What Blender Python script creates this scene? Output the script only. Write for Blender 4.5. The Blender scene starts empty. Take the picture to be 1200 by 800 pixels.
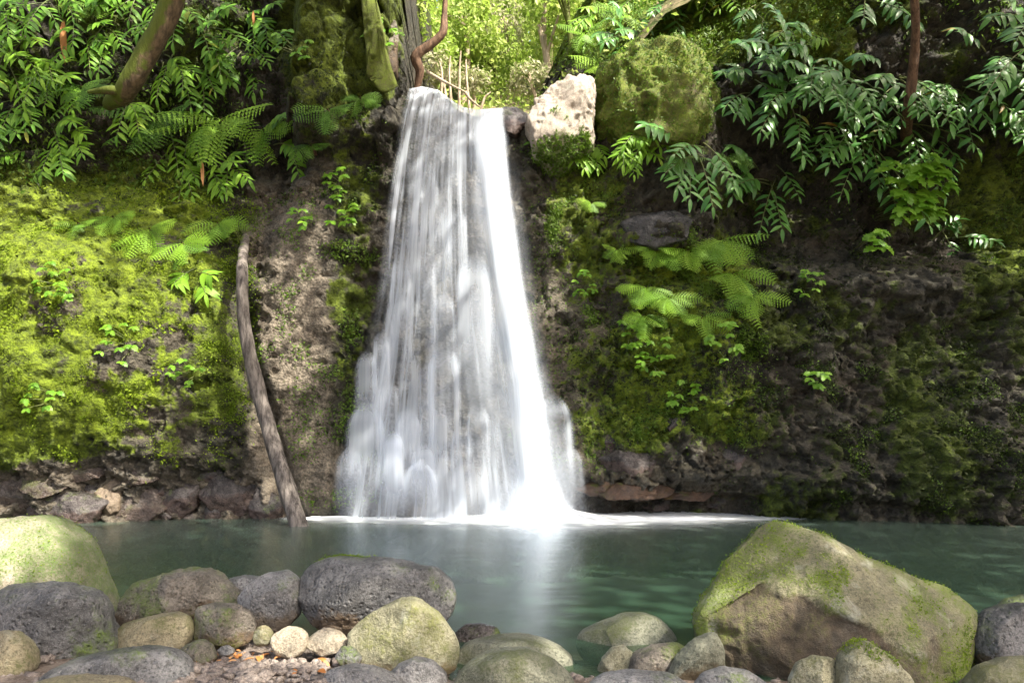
import bpy, bmesh, math, random
import numpy as np
from mathutils import Vector, Matrix

random.seed(7)
RNG = np.random.default_rng(7)
scene = bpy.context.scene
COL = scene.collection

# ------------------------------------------------------------------ camera, sky, sun, exposure
CAM_Z, FPX, HOR = 1.6, 875.0, 505.0          # eye height, focal length and horizon row (in 1200 x 800 pixels)
cam_data = bpy.data.cameras.new('camera')
cam = bpy.data.objects.new('camera', cam_data)
COL.objects.link(cam)
cam.location = (0, 0, CAM_Z)
cam.rotation_euler = (math.radians(90), 0, 0)
cam_data.sensor_width = 36.0
cam_data.lens = FPX / 1200 * 36
cam_data.shift_y = (HOR - 400) / 1200
cam_data.clip_start = 0.05
cam_data.clip_end = 500
scene.camera = cam

SUN_DIR = Vector((0.47, -0.42, 0.78)).normalized()      # towards the sun: high, behind the camera and to its right
SUN_EL = math.asin(SUN_DIR.z)
world = bpy.data.worlds.new('World')
scene.world = world
world.use_nodes = True
wn = world.node_tree
bg = wn.nodes['Background']
sky = wn.nodes.new('ShaderNodeTexSky')
sky.sky_type = 'NISHITA'
sky.sun_disc = False
sky.sun_elevation = SUN_EL
sky.sun_rotation = math.atan2(SUN_DIR.x, SUN_DIR.y)
sky.air_density = 1.0
sky.dust_density = 7.0
sky.ozone_density = 0.6
wn.links.new(sky.outputs[0], bg.inputs['Color'])
bg.inputs['Strength'].default_value = 0.15

sun_data = bpy.data.lights.new('sun', 'SUN')
sun = bpy.data.objects.new('sun', sun_data)
COL.objects.link(sun)
sun_data.energy = 4.2
sun_data.angle = math.radians(0.55)
sun_data.color = (1.0, 0.94, 0.82)
sun.rotation_euler = SUN_DIR.to_track_quat('Z', 'Y').to_euler()
sun.location = SUN_DIR * 40

vs = scene.view_settings
vs.view_transform = 'Standard'
vs.look = 'None'
vs.gamma = 1.0
vs.exposure = 1.7
vs.use_curve_mapping = False
scene.cycles.transparent_max_bounces = 32
scene.cycles.max_bounces = 8
scene.cycles.diffuse_bounces = 4
scene.cycles.use_denoising = True

# ------------------------------------------------------------------ helpers
def P(px, py, Y):
    return Vector(((px - 600) / FPX * Y, Y, CAM_Z - (py - HOR) / FPX * Y))

def S(a, b, x):
    t = np.clip((x - a) / (b - a), 0, 1)
    return t * t * (3 - 2 * t)

def G(x, c, w):
    return np.exp(-((x - c) / w) ** 2)

def _hash(ix, iy, iz, seed):
    n = (ix.astype(np.int64) * 374761393 + iy.astype(np.int64) * 668265263 + iz.astype(np.int64) * 1274126177 + seed * 974634777) & 0xffffffff
    n = ((n ^ (n >> 13)) * 1274126177) & 0xffffffff
    n = ((n ^ (n >> 16)) * 2246822519) & 0xffffffff
    n = n ^ (n >> 15)
    return (n & 0xffffff) / float(0xffffff)

def vnoise(p, seed=0):
    i = np.floor(p).astype(np.int64)
    f = p - i
    f = f * f * f * (f * (f * 6 - 15) + 10)
    r = 0
    for dx in (0, 1):
        wx = f[:, 0] if dx else 1 - f[:, 0]
        for dy in (0, 1):
            wy = f[:, 1] if dy else 1 - f[:, 1]
            for dz in (0, 1):
                wz = f[:, 2] if dz else 1 - f[:, 2]
                r = r + wx * wy * wz * _hash(i[:, 0] + dx, i[:, 1] + dy, i[:, 2] + dz, seed)
    return r * 2 - 1

def fbm(p, octaves=4, seed=0, gain=0.5, ridged=False):
    a, t, s = 1.0, 0, 0
    q = np.array(p, dtype=float)
    for o in range(octaves):
        n = vnoise(q, seed + o * 17)
        if ridged:
            n = 1 - 2 * np.abs(n)
        t = t + a * n
        s += a
        a *= gain
        q = q * 2.03 + 11.3
    return t / s

def cells(p, seed=0):
    """distance to nearest feature point and border distance of a 3-D Voronoi pattern"""
    i = np.floor(p).astype(np.int64)
    d1 = np.full(len(p), 9.0)
    d2 = np.full(len(p), 9.0)
    cid = np.zeros(len(p))
    for dx in (-1, 0, 1):
        for dy in (-1, 0, 1):
            for dz in (-1, 0, 1):
                c = i + np.array((dx, dy, dz))
                o = np.stack([_hash(c[:, 0], c[:, 1], c[:, 2], seed + k * 101) for k in range(3)], 1)
                d = np.linalg.norm(c + o - p, axis=1)
                m = d < d1
                d2 = np.where(m, d1, np.minimum(d2, d))
                d1 = np.where(m, d, d1)
                cid = np.where(m, _hash(c[:, 0], c[:, 1], c[:, 2], seed + 777), cid)
    return d1, d2 - d1, cid

def mesh_np(name, verts, faces, smooth=True):
    """faces: (M, k) array of equal-sized polygons"""
    me = bpy.data.meshes.new(name)
    verts = np.ascontiguousarray(verts, dtype=np.float32)
    faces = np.ascontiguousarray(faces, dtype=np.int32)
    m, k = faces.shape
    me.vertices.add(len(verts))
    me.vertices.foreach_set('co', verts.ravel())
    me.loops.add(m * k)
    me.loops.foreach_set('vertex_index', faces.ravel())
    me.polygons.add(m)
    me.polygons.foreach_set('loop_start', np.arange(0, m * k, k, dtype=np.int32))
    me.polygons.foreach_set('use_smooth', np.full(m, smooth, dtype=bool))
    me.update(calc_edges=True)
    return me

def float_attr(me, name, vals):
    a = me.attributes.new(name, 'FLOAT', 'POINT')
    a.data.foreach_set('value', np.ascontiguousarray(vals, dtype=np.float32).ravel())

def tag(o, label=None, cat=None, group=None, kind=None):
    if label: o['label'] = label
    if cat: o['category'] = cat
    if group: o['group'] = group
    if kind: o['kind'] = kind
    return o

def obj(name, me, m=None, parent=None):
    o = bpy.data.objects.new(name, me)
    COL.objects.link(o)
    if m is not None and me is not None and len(me.materials) == 0:
        me.materials.append(m)
    if parent is not None:
        o.parent = parent
    return o

def empty(name, loc):
    o = bpy.data.objects.new(name, None)
    o.empty_display_size = 0.1
    COL.objects.link(o)
    o.location = loc
    return o

def grid_faces(nu, nv):
    i = np.arange((nu) * (nv)).reshape(nv, nu)
    return np.stack([i[:-1, :-1].ravel(), i[:-1, 1:].ravel(), i[1:, 1:].ravel(), i[1:, :-1].ravel()], 1)

def tube(points, radii, sides=8, jitter=0.0, seed=0):
    pts = [Vector(p) for p in points]
    vs_, n = [], len(pts)
    up = Vector((0.31, 0.87, 0.38))
    rr = random.Random(seed)
    for i, p in enumerate(pts):
        t = (pts[min(i + 1, n - 1)] - pts[max(i - 1, 0)]).normalized()
        a = t.cross(up).normalized()
        b = t.cross(a).normalized()
        for k in range(sides):
            an = 2 * math.pi * k / sides
            r = radii[i] * (1 + jitter * rr.uniform(-1, 1))
            vs_.append(p + (a * math.cos(an) + b * math.sin(an)) * r)
    f = []
    for i in range(n - 1):
        for k in range(sides):
            f.append((i * sides + k, i * sides + (k + 1) % sides, (i + 1) * sides + (k + 1) % sides, (i + 1) * sides + k))
    return np.array([tuple(v) for v in vs_]), np.array(f)

def spline(ctrl, n):
    """Catmull-Rom through 3-D control points"""
    c = [Vector(p) for p in ctrl]
    c = [c[0] * 2 - c[1]] + c + [c[-1] * 2 - c[-2]]
    out = []
    segs = len(c) - 3
    for k in range(n):
        t = k / (n - 1) * segs
        i = min(int(t), segs - 1)
        t -= i
        p0, p1, p2, p3 = c[i:i + 4]
        out.append(0.5 * ((2 * p1) + (p2 - p0) * t + (2 * p0 - 5 * p1 + 4 * p2 - p3) * t * t + (3 * p1 - p0 - 3 * p2 + p3) * t ** 3))
    return out

# ------------------------------------------------------------------ materials
class NT:
    def __init__(self, name):
        self.m = bpy.data.materials.new(name)
        self.m.use_nodes = True
        self.t = self.m.node_tree
        self.t.nodes.clear()
        self.out = self.t.nodes.new('ShaderNodeOutputMaterial')
    def n(self, typ, **kw):
        nd = self.t.nodes.new('ShaderNode' + typ)
        for k, v in kw.items():
            setattr(nd, k, v)
        return nd
    def l(self, a, b):
        self.t.links.new(a, b)
    def val(self, sock, v):
        if hasattr(v, 'links') or isinstance(v, bpy.types.NodeSocket):
            self.l(v, sock)
        else:
            sock.default_value = v
    def noise(self, vec, scale, detail=5, rough=0.55, dist=0.0):
        nd = self.n('TexNoise')
        nd.inputs['Scale'].default_value = scale
        nd.inputs['Detail'].default_value = detail
        nd.inputs['Roughness'].default_value = rough
        nd.inputs['Distortion'].default_value = dist
        if vec is not None: self.l(vec, nd.inputs['Vector'])
        return nd.outputs['Fac']
    def voro(self, vec, scale, feature='F1'):
        nd = self.n('TexVoronoi', feature=feature)
        nd.inputs['Scale'].default_value = scale
        if vec is not None: self.l(vec, nd.inputs['Vector'])
        return nd.outputs['Distance']
    def math(self, op, a, b=0.0, clamp=False):
        nd = self.n('Math', operation=op, use_clamp=clamp)
        self.val(nd.inputs[0], a)
        self.val(nd.inputs[1], b)
        return nd.outputs[0]
    def mix(self, fac, a, b, blend='MIX'):
        nd = self.n('Mix', data_type='RGBA', blend_type=blend)
        self.val(nd.inputs['Factor'], fac)
        for s, v in ((nd.inputs['A'], a), (nd.inputs['B'], b)):
            pass
        ca = [s for s in nd.inputs if s.name == 'A' and s.type == 'RGBA'][0]
        cb = [s for s in nd.inputs if s.name == 'B' and s.type == 'RGBA'][0]
        self.val(ca, a if not isinstance(a, tuple) else (*a, 1))
        self.val(cb, b if not isinstance(b, tuple) else (*b, 1))
        return [s for s in nd.outputs if s.type == 'RGBA'][0]
    def ramp(self, fac, a, b, clampout=True):
        nd = self.n('MapRange', interpolation_type='SMOOTHSTEP')
        self.val(nd.inputs['Value'], fac)
        nd.inputs['From Min'].default_value = a
        nd.inputs['From Max'].default_value = b
        return nd.outputs['Result']
    def attr(self, name):
        nd = self.n('Attribute', attribute_name=name)
        return nd.outputs['Fac']
    def bump(self, h, strength, dist, normal=None):
        nd = self.n('Bump')
        nd.inputs['Strength'].default_value = strength
        nd.inputs['Distance'].default_value = dist
        self.l(h, nd.inputs['Height'])
        if normal is not None: self.l(normal, nd.inputs['Normal'])
        return nd.outputs[0]
    def principled(self, col, rough=0.6, spec=0.4, normal=None, **kw):
        nd = self.n('BsdfPrincipled')
        self.val(nd.inputs['Base Color'], col if not isinstance(col, tuple) else (*col, 1))
        self.val(nd.inputs['Roughness'], rough)
        self.val(nd.inputs['Specular IOR Level'], spec)
        if normal is not None: self.l(normal, nd.inputs['Normal'])
        for k, v in kw.items():
            self.val(nd.inputs[k], v)
        return nd.outputs[0]
    def done(self, sh):
        self.l(sh, self.out.inputs['Surface'])
        return self.m

def leaf_mat(name, c0, c1, rough=0.4, spec=0.5, transl=0.35, attr=None, yellow=0.0):
    t = NT(name)
    if attr:
        r = t.attr(attr)
    else:
        r = t.n('ObjectInfo').outputs['Random']
    geo = t.n('NewGeometry')
    n = t.noise(geo.outputs['Position'], 7.0, 3)
    col = t.mix(t.math('ADD', t.math('MULTIPLY', r, 0.75), t.math('MULTIPLY', n, 0.3), True), c0, c1)
    if yellow:
        col = t.mix(t.ramp(r, 1 - yellow, 1 - yellow + 0.02), col, (0.33, 0.2, 0.03))
    p = t.principled(col, rough, spec)
    tr = t.n('BsdfTranslucent')
    t.l(t.mix(0.5, col, (0.22, 0.4, 0.04)), tr.inputs['Color'])
    mx = t.n('MixShader')
    mx.inputs[0].default_value = transl
    t.l(p, mx.inputs[1])
    t.l(tr.outputs[0], mx.inputs[2])
    return t.done(mx.outputs[0])

M = {}
M['ginger'] = leaf_mat('ginger_leaf', (0.06, 0.18, 0.014), (0.19, 0.37, 0.03), 0.5, 0.35, 0.33, yellow=0.012)
M['ginger_bright'] = leaf_mat('ginger_leaf_bright', (0.09, 0.23, 0.012), (0.24, 0.42, 0.03), 0.5, 0.35, 0.35, yellow=0.012)
M['ginger_gloss'] = leaf_mat('ginger_leaf_glossy', (0.035, 0.14, 0.022), (0.13, 0.30, 0.05), 0.36, 0.5, 0.25, yellow=0.02)
M['fern'] = leaf_mat('fern_leaf', (0.08, 0.20, 0.012), (0.25, 0.42, 0.03), 0.5, 0.35, 0.4)
M['fern_dark'] = leaf_mat('fern_leaf_dark', (0.05, 0.13, 0.012), (0.11, 0.22, 0.02), 0.5, 0.35, 0.4)
M['herb'] = leaf_mat('herb_leaf', (0.09, 0.24, 0.015), (0.22, 0.40, 0.03), 0.45, 0.4, 0.4)
M['stalk'] = leaf_mat('plant_stalk', (0.07, 0.11, 0.03), (0.14, 0.15, 0.05), 0.5, 0.4, 0.0)
M['moss_leaf'] = leaf_mat('moss_leaflet', (0.05, 0.09, 0.006), (0.22, 0.30, 0.012), 0.65, 0.25, 0.35, attr='tint')
M['creeper_leaf'] = leaf_mat('creeper_leaflet', (0.03, 0.065, 0.008), (0.15, 0.25, 0.02), 0.5, 0.4, 0.35, attr='tint')
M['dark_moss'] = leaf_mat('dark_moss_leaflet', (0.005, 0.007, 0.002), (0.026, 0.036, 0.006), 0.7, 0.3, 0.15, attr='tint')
M['sunny_leaf'] = leaf_mat('sunny_leaflet', (0.12, 0.22, 0.02), (0.48, 0.54, 0.14), 0.5, 0.35, 0.45, attr='tint')  # sunlit brightness raised into the leaf tones themselves
M['pale_leaf'] = leaf_mat('dry_glare_pale_leaflet', (0.25, 0.24, 0.12), (0.55, 0.5, 0.36), 0.6, 0.3, 0.4, attr='tint')  # dry leaf tone, paled further to give the gorge its overexposed brightness
M['canopy_leaf'] = leaf_mat('canopy_leaflet', (0.03, 0.07, 0.012), (0.07, 0.13, 0.02), 0.5, 0.35, 0.25, attr='tint')

def cliff_mat():
    t = NT('cliff_rock_and_moss')
    geo = t.n('NewGeometry')
    pos = geo.outputs['Position']
    n1 = t.noise(pos, 0.9, 6, 0.6)
    n2 = t.noise(pos, 5.0, 7, 0.65)
    n3 = t.noise(pos, 22.0, 5, 0.7)
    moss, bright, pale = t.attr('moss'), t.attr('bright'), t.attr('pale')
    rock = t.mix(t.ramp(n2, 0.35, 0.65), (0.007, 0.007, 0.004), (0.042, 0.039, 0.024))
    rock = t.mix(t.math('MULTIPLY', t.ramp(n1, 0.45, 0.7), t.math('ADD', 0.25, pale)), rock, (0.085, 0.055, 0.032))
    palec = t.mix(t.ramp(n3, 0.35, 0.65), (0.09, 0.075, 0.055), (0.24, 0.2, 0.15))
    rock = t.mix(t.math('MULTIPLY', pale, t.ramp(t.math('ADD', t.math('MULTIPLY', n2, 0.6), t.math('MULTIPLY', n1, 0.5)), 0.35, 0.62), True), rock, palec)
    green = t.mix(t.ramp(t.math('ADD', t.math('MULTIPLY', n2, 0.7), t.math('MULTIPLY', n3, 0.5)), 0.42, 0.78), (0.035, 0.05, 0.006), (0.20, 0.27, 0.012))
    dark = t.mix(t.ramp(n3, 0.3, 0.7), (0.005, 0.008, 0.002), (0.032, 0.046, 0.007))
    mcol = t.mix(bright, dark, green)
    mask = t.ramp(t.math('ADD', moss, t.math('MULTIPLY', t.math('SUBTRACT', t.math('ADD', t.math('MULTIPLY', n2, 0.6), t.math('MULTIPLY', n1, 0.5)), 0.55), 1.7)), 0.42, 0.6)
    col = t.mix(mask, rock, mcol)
    nv = t.voro(pos, 14.0)
    h = t.math('ADD', t.math('MULTIPLY', n2, 0.6), t.math('ADD', t.math('MULTIPLY', n3, 0.35), t.math('MULTIPLY', nv, 0.25)))
    b = t.bump(h, 1.0, 0.12)
    wet = t.attr('wet')
    rough = t.math('SUBTRACT', t.math('ADD', 0.75, t.math('MULTIPLY', mask, 0.2)), t.math('MULTIPLY', wet, 0.45), True)
    return t.done(t.principled(col, rough, 0.45, b))
M['cliff'] = cliff_mat()

MOSS_AMT = {}
def stone_mat(name, c0, c1, moss=0.0, pit=0.0, rough=0.7, stain=None, mosscol=(0.13, 0.2, 0.015), lichen=0.0, speck=0.0, top=0.5, stain_h=0.0):
    MOSS_AMT[name] = (moss, top, stain_h)
    t = NT(name)
    tc = t.n('TexCoord')
    oi = t.n('ObjectInfo')
    vadd = t.n('VectorMath', operation='ADD')
    t.l(tc.outputs['Object'], vadd.inputs[0])
    t.l(oi.outputs['Location'], vadd.inputs[1])
    v = vadd.outputs[0]
    geo = t.n('NewGeometry')
    sep = t.n('SeparateXYZ')
    t.l(geo.outputs['Normal'], sep.inputs[0])
    nz = sep.outputs['Z']
    n1 = t.noise(v, 2.6, 5, 0.6)
    n2 = t.noise(v, 11.0, 6, 0.65)
    n3 = t.noise(v, 55.0, 4, 0.7)
    col = t.mix(t.ramp(t.math('ADD', t.math('MULTIPLY', n1, 0.55), t.math('MULTIPLY', n2, 0.45)), 0.36, 0.64), c0, c1)
    dk = tuple(c * 0.45 for c in c0)
    col = t.mix(t.math('MULTIPLY', t.ramp(n3, 0.45, 0.65), 0.75), col, dk)
    n4 = t.noise(v, 130.0, 3, 0.6)
    col = t.mix(t.math('MULTIPLY', t.ramp(n4, 0.52, 0.68), 0.35), col, tuple(min(0.6, c * 1.7) for c in c1))
    if speck:
        col = t.mix(t.math('MULTIPLY', t.ramp(t.voro(v, 38.0), 0.32, 0.12), speck), col, (0.4, 0.39, 0.36))
    if lichen:
        col = t.mix(t.math('MULTIPLY', t.ramp(t.noise(v, 5.0, 4, 0.6, 0.6), 0.55, 0.7), lichen), col, (0.42, 0.42, 0.34))
    jitter = t.math('ADD', t.math('MULTIPLY', t.math('SUBTRACT', n2, 0.5), 0.9), t.math('MULTIPLY', t.math('SUBTRACT', n3, 0.5), 0.7))
    if stain:
        sk = t.ramp(t.math('ADD', t.attr('stain'), jitter), 0.25, 0.75)
        col = t.mix(t.math('MULTIPLY', sk, 0.85), col, t.mix(t.ramp(n2, 0.35, 0.65), tuple(c * 0.45 for c in stain), stain))
    if moss:
        mk = t.ramp(t.math('ADD', t.math('MULTIPLY', t.attr('moss'), 0.8), t.math('MULTIPLY', jitter, 1.3)), 0.2, 1.0)
        mc = t.mix(t.ramp(t.math('ADD', t.math('MULTIPLY', n3, 0.6), t.math('MULTIPLY', n1, 0.4)), 0.35, 0.65), tuple(c * 0.35 for c in mosscol), mosscol)
        col = t.mix(t.math('MULTIPLY', mk, 0.8), col, mc)
    h = t.math('ADD', t.math('ADD', t.math('MULTIPLY', n2, 0.5), t.math('MULTIPLY', n3, 0.4)), t.math('MULTIPLY', n4, 0.15))
    if pit:
        h = t.math('ADD', h, t.math('MULTIPLY', t.ramp(t.voro(v, 26.0), 0.0, 0.45), pit))
    b = t.bump(h, 1.0, 0.04)
    rg = t.math('ADD', rough, t.math('MULTIPLY', t.math('SUBTRACT', n2, 0.5), 0.5), True)
    return t.done(t.principled(col, rg, 0.4, b))

M['s_green'] = stone_mat('stone_pale_green', (0.25, 0.22, 0.15), (0.42, 0.36, 0.28), moss=1.2, rough=0.7, mosscol=(0.12, 0.21, 0.03), top=0.2)
M['s_dark'] = stone_mat('stone_dark_pitted', (0.055, 0.054, 0.053), (0.20, 0.195, 0.19), moss=0.62, pit=0.4, rough=0.5, stain=(0.13, 0.085, 0.045), stain_h=-0.12)
M['s_grey'] = stone_mat('stone_grey', (0.11, 0.108, 0.105), (0.29, 0.28, 0.27), moss=0.45, pit=0.3, rough=0.55, stain=(0.12, 0.09, 0.06), stain_h=-0.14)
M['s_brown'] = stone_mat('stone_brown', (0.075, 0.066, 0.052), (0.22, 0.19, 0.155), moss=0.75, pit=0.35, rough=0.6, stain=(0.12, 0.075, 0.04), stain_h=-0.05)
M['s_tan'] = stone_mat('stone_tan', (0.13, 0.11, 0.065), (0.28, 0.24, 0.15), moss=0.65, rough=0.7, mosscol=(0.12, 0.13, 0.035), lichen=0.4)
M['s_pale'] = stone_mat('stone_pale_mossy', (0.14, 0.135, 0.08), (0.32, 0.30, 0.2), moss=0.7, rough=0.7, lichen=0.6, mosscol=(0.15, 0.16, 0.035), stain=(0.16, 0.11, 0.05), stain_h=-0.15)
M['s_big'] = stone_mat('stone_big_mossy', (0.115, 0.105, 0.06), (0.25, 0.23, 0.14), moss=1.05, rough=0.68, lichen=0.5, mosscol=(0.14, 0.20, 0.012), stain=(0.085, 0.058, 0.036), stain_h=-0.03, top=0.1)
M['s_greygreen'] = stone_mat('stone_grey_green', (0.09, 0.095, 0.065), (0.22, 0.22, 0.16), moss=0.68, rough=0.6, mosscol=(0.10, 0.12, 0.03), stain=(0.12, 0.085, 0.045), stain_h=-0.1)
M['s_sandy'] = stone_mat('stone_sandy', (0.28, 0.23, 0.16), (0.42, 0.36, 0.27), moss=0.0, rough=0.75, lichen=0.3)
M['s_white'] = stone_mat('stone_sunlit_pale', (0.34, 0.28, 0.22), (0.48, 0.42, 0.35), moss=0.3, rough=0.8, lichen=0.5)
M['s_wet'] = stone_mat('stone_wet_purple', (0.025, 0.021, 0.02), (0.11, 0.095, 0.09), moss=0.5, pit=0.3, rough=0.17, stain=(0.09, 0.06, 0.05), stain_h=0.0, top=0.6)
M['s_slab'] = stone_mat('stone_wet_black', (0.03, 0.028, 0.028), (0.11, 0.105, 0.105), moss=0.5, pit=0.3, rough=0.3, mosscol=(0.05, 0.06, 0.01))
M['s_wet2'] = stone_mat('stone_wet_brown', (0.045, 0.037, 0.032), (0.17, 0.135, 0.115), moss=0.7, pit=0.3, rough=0.28, stain=(0.10, 0.07, 0.055), stain_h=0.0, mosscol=(0.08, 0.10, 0.015))
M['s_sandy2'] = stone_mat('stone_ochre', (0.12, 0.09, 0.06), (0.27, 0.21, 0.15), moss=0.5, rough=0.4)
M['s_rust'] = stone_mat('stone_rusty_ledge', (0.035, 0.02, 0.014), (0.11, 0.062, 0.036), moss=0.5, rough=0.35)
M['s_mossy'] = stone_mat('stone_under_moss', (0.06, 0.045, 0.025), (0.16, 0.12, 0.07), moss=1.5, rough=0.85, mosscol=(0.17, 0.25, 0.012))
M['s_block'] = stone_mat('stone_block_mossy', (0.03, 0.027, 0.02), (0.09, 0.08, 0.06), moss=1.25, rough=0.8, mosscol=(0.075, 0.09, 0.01), top=0.2)

def bark_mat(name, c0, c1, moss=0.0, mosscol=(0.12, 0.17, 0.012)):
    t = NT(name)
    tc = t.n('TexCoord')
    mp = t.n('Mapping')
    mp.inputs['Scale'].default_value = (1, 1, 0.22)
    t.l(tc.outputs['Object'], mp.inputs['Vector'])
    n = t.noise(mp.outputs[0], 16.0, 6, 0.65)
    n2 = t.noise(tc.outputs['Object'], 3.0, 5, 0.6)
    col = t.mix(t.ramp(n, 0.35, 0.65), c0, c1)
    if moss:
        geo = t.n('NewGeometry')
        sep = t.n('SeparateXYZ')
        t.l(geo.outputs['Normal'], sep.inputs[0])
        mk = t.ramp(t.math('ADD', n2, t.math('SUBTRACT', t.math('MULTIPLY', sep.outputs['Z'], 0.3), t.math('MULTIPLY', sep.outputs['X'], 0.25))), 0.95 - 0.5 * moss, 1.1 - 0.5 * moss)
        col = t.mix(mk, col, t.mix(n, tuple(c * 0.4 for c in mosscol), mosscol))
    b = t.bump(n, 0.9, 0.04)
    return t.done(t.principled(col, 0.75, 0.3, b))
M['bark_log'] = bark_mat('bark_weathered', (0.05, 0.042, 0.036), (0.19, 0.165, 0.145), moss=0.3)
M['bark_moss'] = bark_mat('bark_mossy', (0.05, 0.035, 0.018), (0.13, 0.09, 0.05), moss=1.45, mosscol=(0.10, 0.13, 0.01))
M['bark_brown'] = bark_mat('bark_brown', (0.06, 0.032, 0.018), (0.17, 0.1, 0.06), moss=0.1)
M['bark_pale'] = bark_mat('bark_pale', (0.26, 0.2, 0.13), (0.45, 0.37, 0.27), moss=0.0)

def ground_mat():
    t = NT('gravel_and_mud')
    geo = t.n('NewGeometry')
    pos = geo.outputs['Position']
    n1, n2, n3 = t.noise(pos, 1.3, 5), t.noise(pos, 9.0, 6, 0.65), t.noise(pos, 60.0, 4, 0.7)
    col = t.mix(t.ramp(n2, 0.35, 0.65), (0.10, 0.07, 0.05), (0.24, 0.19, 0.15))
    col = t.mix(t.ramp(n3, 0.5, 0.7), col, (0.32, 0.27, 0.22))
    sep = t.n('SeparateXYZ')
    t.l(pos, sep.inputs[0])
    silt_depth_dim = t.ramp(t.math('ADD', sep.outputs['Z'], t.math('MULTIPLY', n1, 0.2)), -0.02, -0.55)  # silty green, darkened with depth in place of light absorbed by the water
    col = t.mix(silt_depth_dim, col, (0.055, 0.06, 0.025))
    b = t.bump(t.math('ADD', n3, n2), 0.8, 0.03)
    return t.done(t.principled(col, 0.75, 0.35, b))
M['ground'] = ground_mat()

def hill_mat():
    t = NT('hillside_soil')
    geo = t.n('NewGeometry')
    n2 = t.noise(geo.outputs['Position'], 2.0, 6, 0.65)
    col = t.mix(t.ramp(n2, 0.35, 0.65), (0.06, 0.085, 0.015), (0.22, 0.17, 0.10))
    return t.done(t.principled(col, 0.85, 0.2, t.bump(n2, 0.8, 0.2)))
M['hill'] = hill_mat()

def pool_mat():
    t = NT('pool_water')
    geo = t.n('NewGeometry')
    pos = geo.outputs['Position']
    mp = t.n('Mapping')
    mp.inputs['Scale'].default_value = (0.35, 1.3, 1.0)
    t.l(pos, mp.inputs['Vector'])
    n1 = t.noise(mp.outputs[0], 1.2, 3, 0.5)
    n2 = t.noise(mp.outputs[0], 3.5, 3, 0.5)
    b = t.bump(t.math('ADD', t.math('MULTIPLY', n1, 0.7), t.math('MULTIPLY', n2, 0.3)), 0.16, 0.12)
    murk = t.n('BsdfDiffuse')
    t.l(t.mix(n1, (0.026, 0.078, 0.045), (0.044, 0.105, 0.058)), murk.inputs['Color'])
    tr = t.n('BsdfTransparent')
    tr.inputs['Color'].default_value = (0.75, 0.78, 0.55, 1)
    body = t.n('MixShader')
    body.inputs[0].default_value = 0.58
    t.l(murk.outputs[0], body.inputs[1]); t.l(tr.outputs[0], body.inputs[2])
    gl = t.n('BsdfGlossy')
    gl.inputs['Roughness'].default_value = 0.27
    gl.inputs['Color'].default_value = (0.95, 0.97, 1, 1)
    t.l(b, gl.inputs['Normal'])
    fr = t.n('Fresnel'); fr.inputs['IOR'].default_value = 1.33
    ms = t.n('MixShader')
    t.l(fr.outputs[0], ms.inputs[0]); t.l(body.outputs[0], ms.inputs[1]); t.l(gl.outputs[0], ms.inputs[2])
    foam = t.attr('foam')
    fd = t.n('BsdfDiffuse'); fd.inputs['Color'].default_value = (0.86, 0.9, 0.92, 1)
    fm = t.n('MixShader')
    t.l(t.math('MULTIPLY', foam, t.math('ADD', 0.7, t.math('MULTIPLY', n2, 0.6)), True), fm.inputs[0])
    t.l(ms.outputs[0], fm.inputs[1]); t.l(fd.outputs[0], fm.inputs[2])
    return t.done(fm.outputs[0])
M['pool'] = pool_mat()

def fall_mat(name, streak_u, streak_v, lo, hi, contrast=1.0):
    t = NT(name)
    uv = t.n('UVMap')
    mp = t.n('Mapping')
    mp.inputs['Scale'].default_value = (streak_u, streak_v, 1)
    t.l(uv.outputs[0], mp.inputs['Vector'])
    n1 = t.noise(mp.outputs[0], 1.0, 4, 0.6, 0.15)
    mp2 = t.n('Mapping')
    mp2.inputs['Scale'].default_value = (streak_u * 3.1, streak_v * 1.4, 1)
    mp2.inputs['Location'].default_value = (3.3, 1.7, 0)
    t.l(uv.outputs[0], mp2.inputs['Vector'])
    n2 = t.noise(mp2.outputs[0], 1.0, 3, 0.55)
    s = t.ramp(t.math('ADD', t.math('MULTIPLY', n1, 0.65), t.math('MULTIPLY', n2, 0.35)), 0.5 - 0.17 * contrast, 0.5 + 0.2 * contrast)
    d = t.attr('dens')
    # density d lifts the streaks: alpha = d * (lo + (hi-lo)*streak), saturating to opaque where d is large
    a = t.math('MULTIPLY', d, t.math('ADD', lo, t.math('MULTIPLY', s, hi - lo)), True)
    dif = t.n('BsdfDiffuse'); dif.inputs['Color'].default_value = (0.80, 0.87, 0.97, 1)
    trl = t.n('BsdfTranslucent'); trl.inputs['Color'].default_value = (0.80, 0.87, 0.97, 1)
    mx = t.n('MixShader'); mx.inputs[0].default_value = 0.35
    t.l(dif.outputs[0], mx.inputs[1]); t.l(trl.outputs[0], mx.inputs[2])
    tp = t.n('BsdfTransparent')
    fm = t.n('MixShader')
    t.l(a, fm.inputs[0]); t.l(tp.outputs[0], fm.inputs[1]); t.l(mx.outputs[0], fm.inputs[2])
    return t.done(fm.outputs[0])
M['veil'] = fall_mat('water_veil', 14.0, 0.30, 0.05, 1.0, 0.95)
M['jet'] = fall_mat('water_jet', 9.0, 0.5, 0.75, 1.15)
M['strand'] = fall_mat('water_strand', 3.0, 0.25, 0.7, 1.1)

# ------------------------------------------------------------------ cliff
LIP = np.array([(440, 100), (478, 106), (495, 103), (515, 107), (530, 118), (545, 127), (560, 130), (590, 128), (640, 128)], float)
Y_LIP = 14.7
LIP_X = (LIP[:, 0] - 600) / FPX * Y_LIP
LIP_Z = CAM_Z - (LIP[:, 1] - HOR) / FPX * Y_LIP

def lip_z(x):
    return np.interp(x, LIP_X, LIP_Z)

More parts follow.
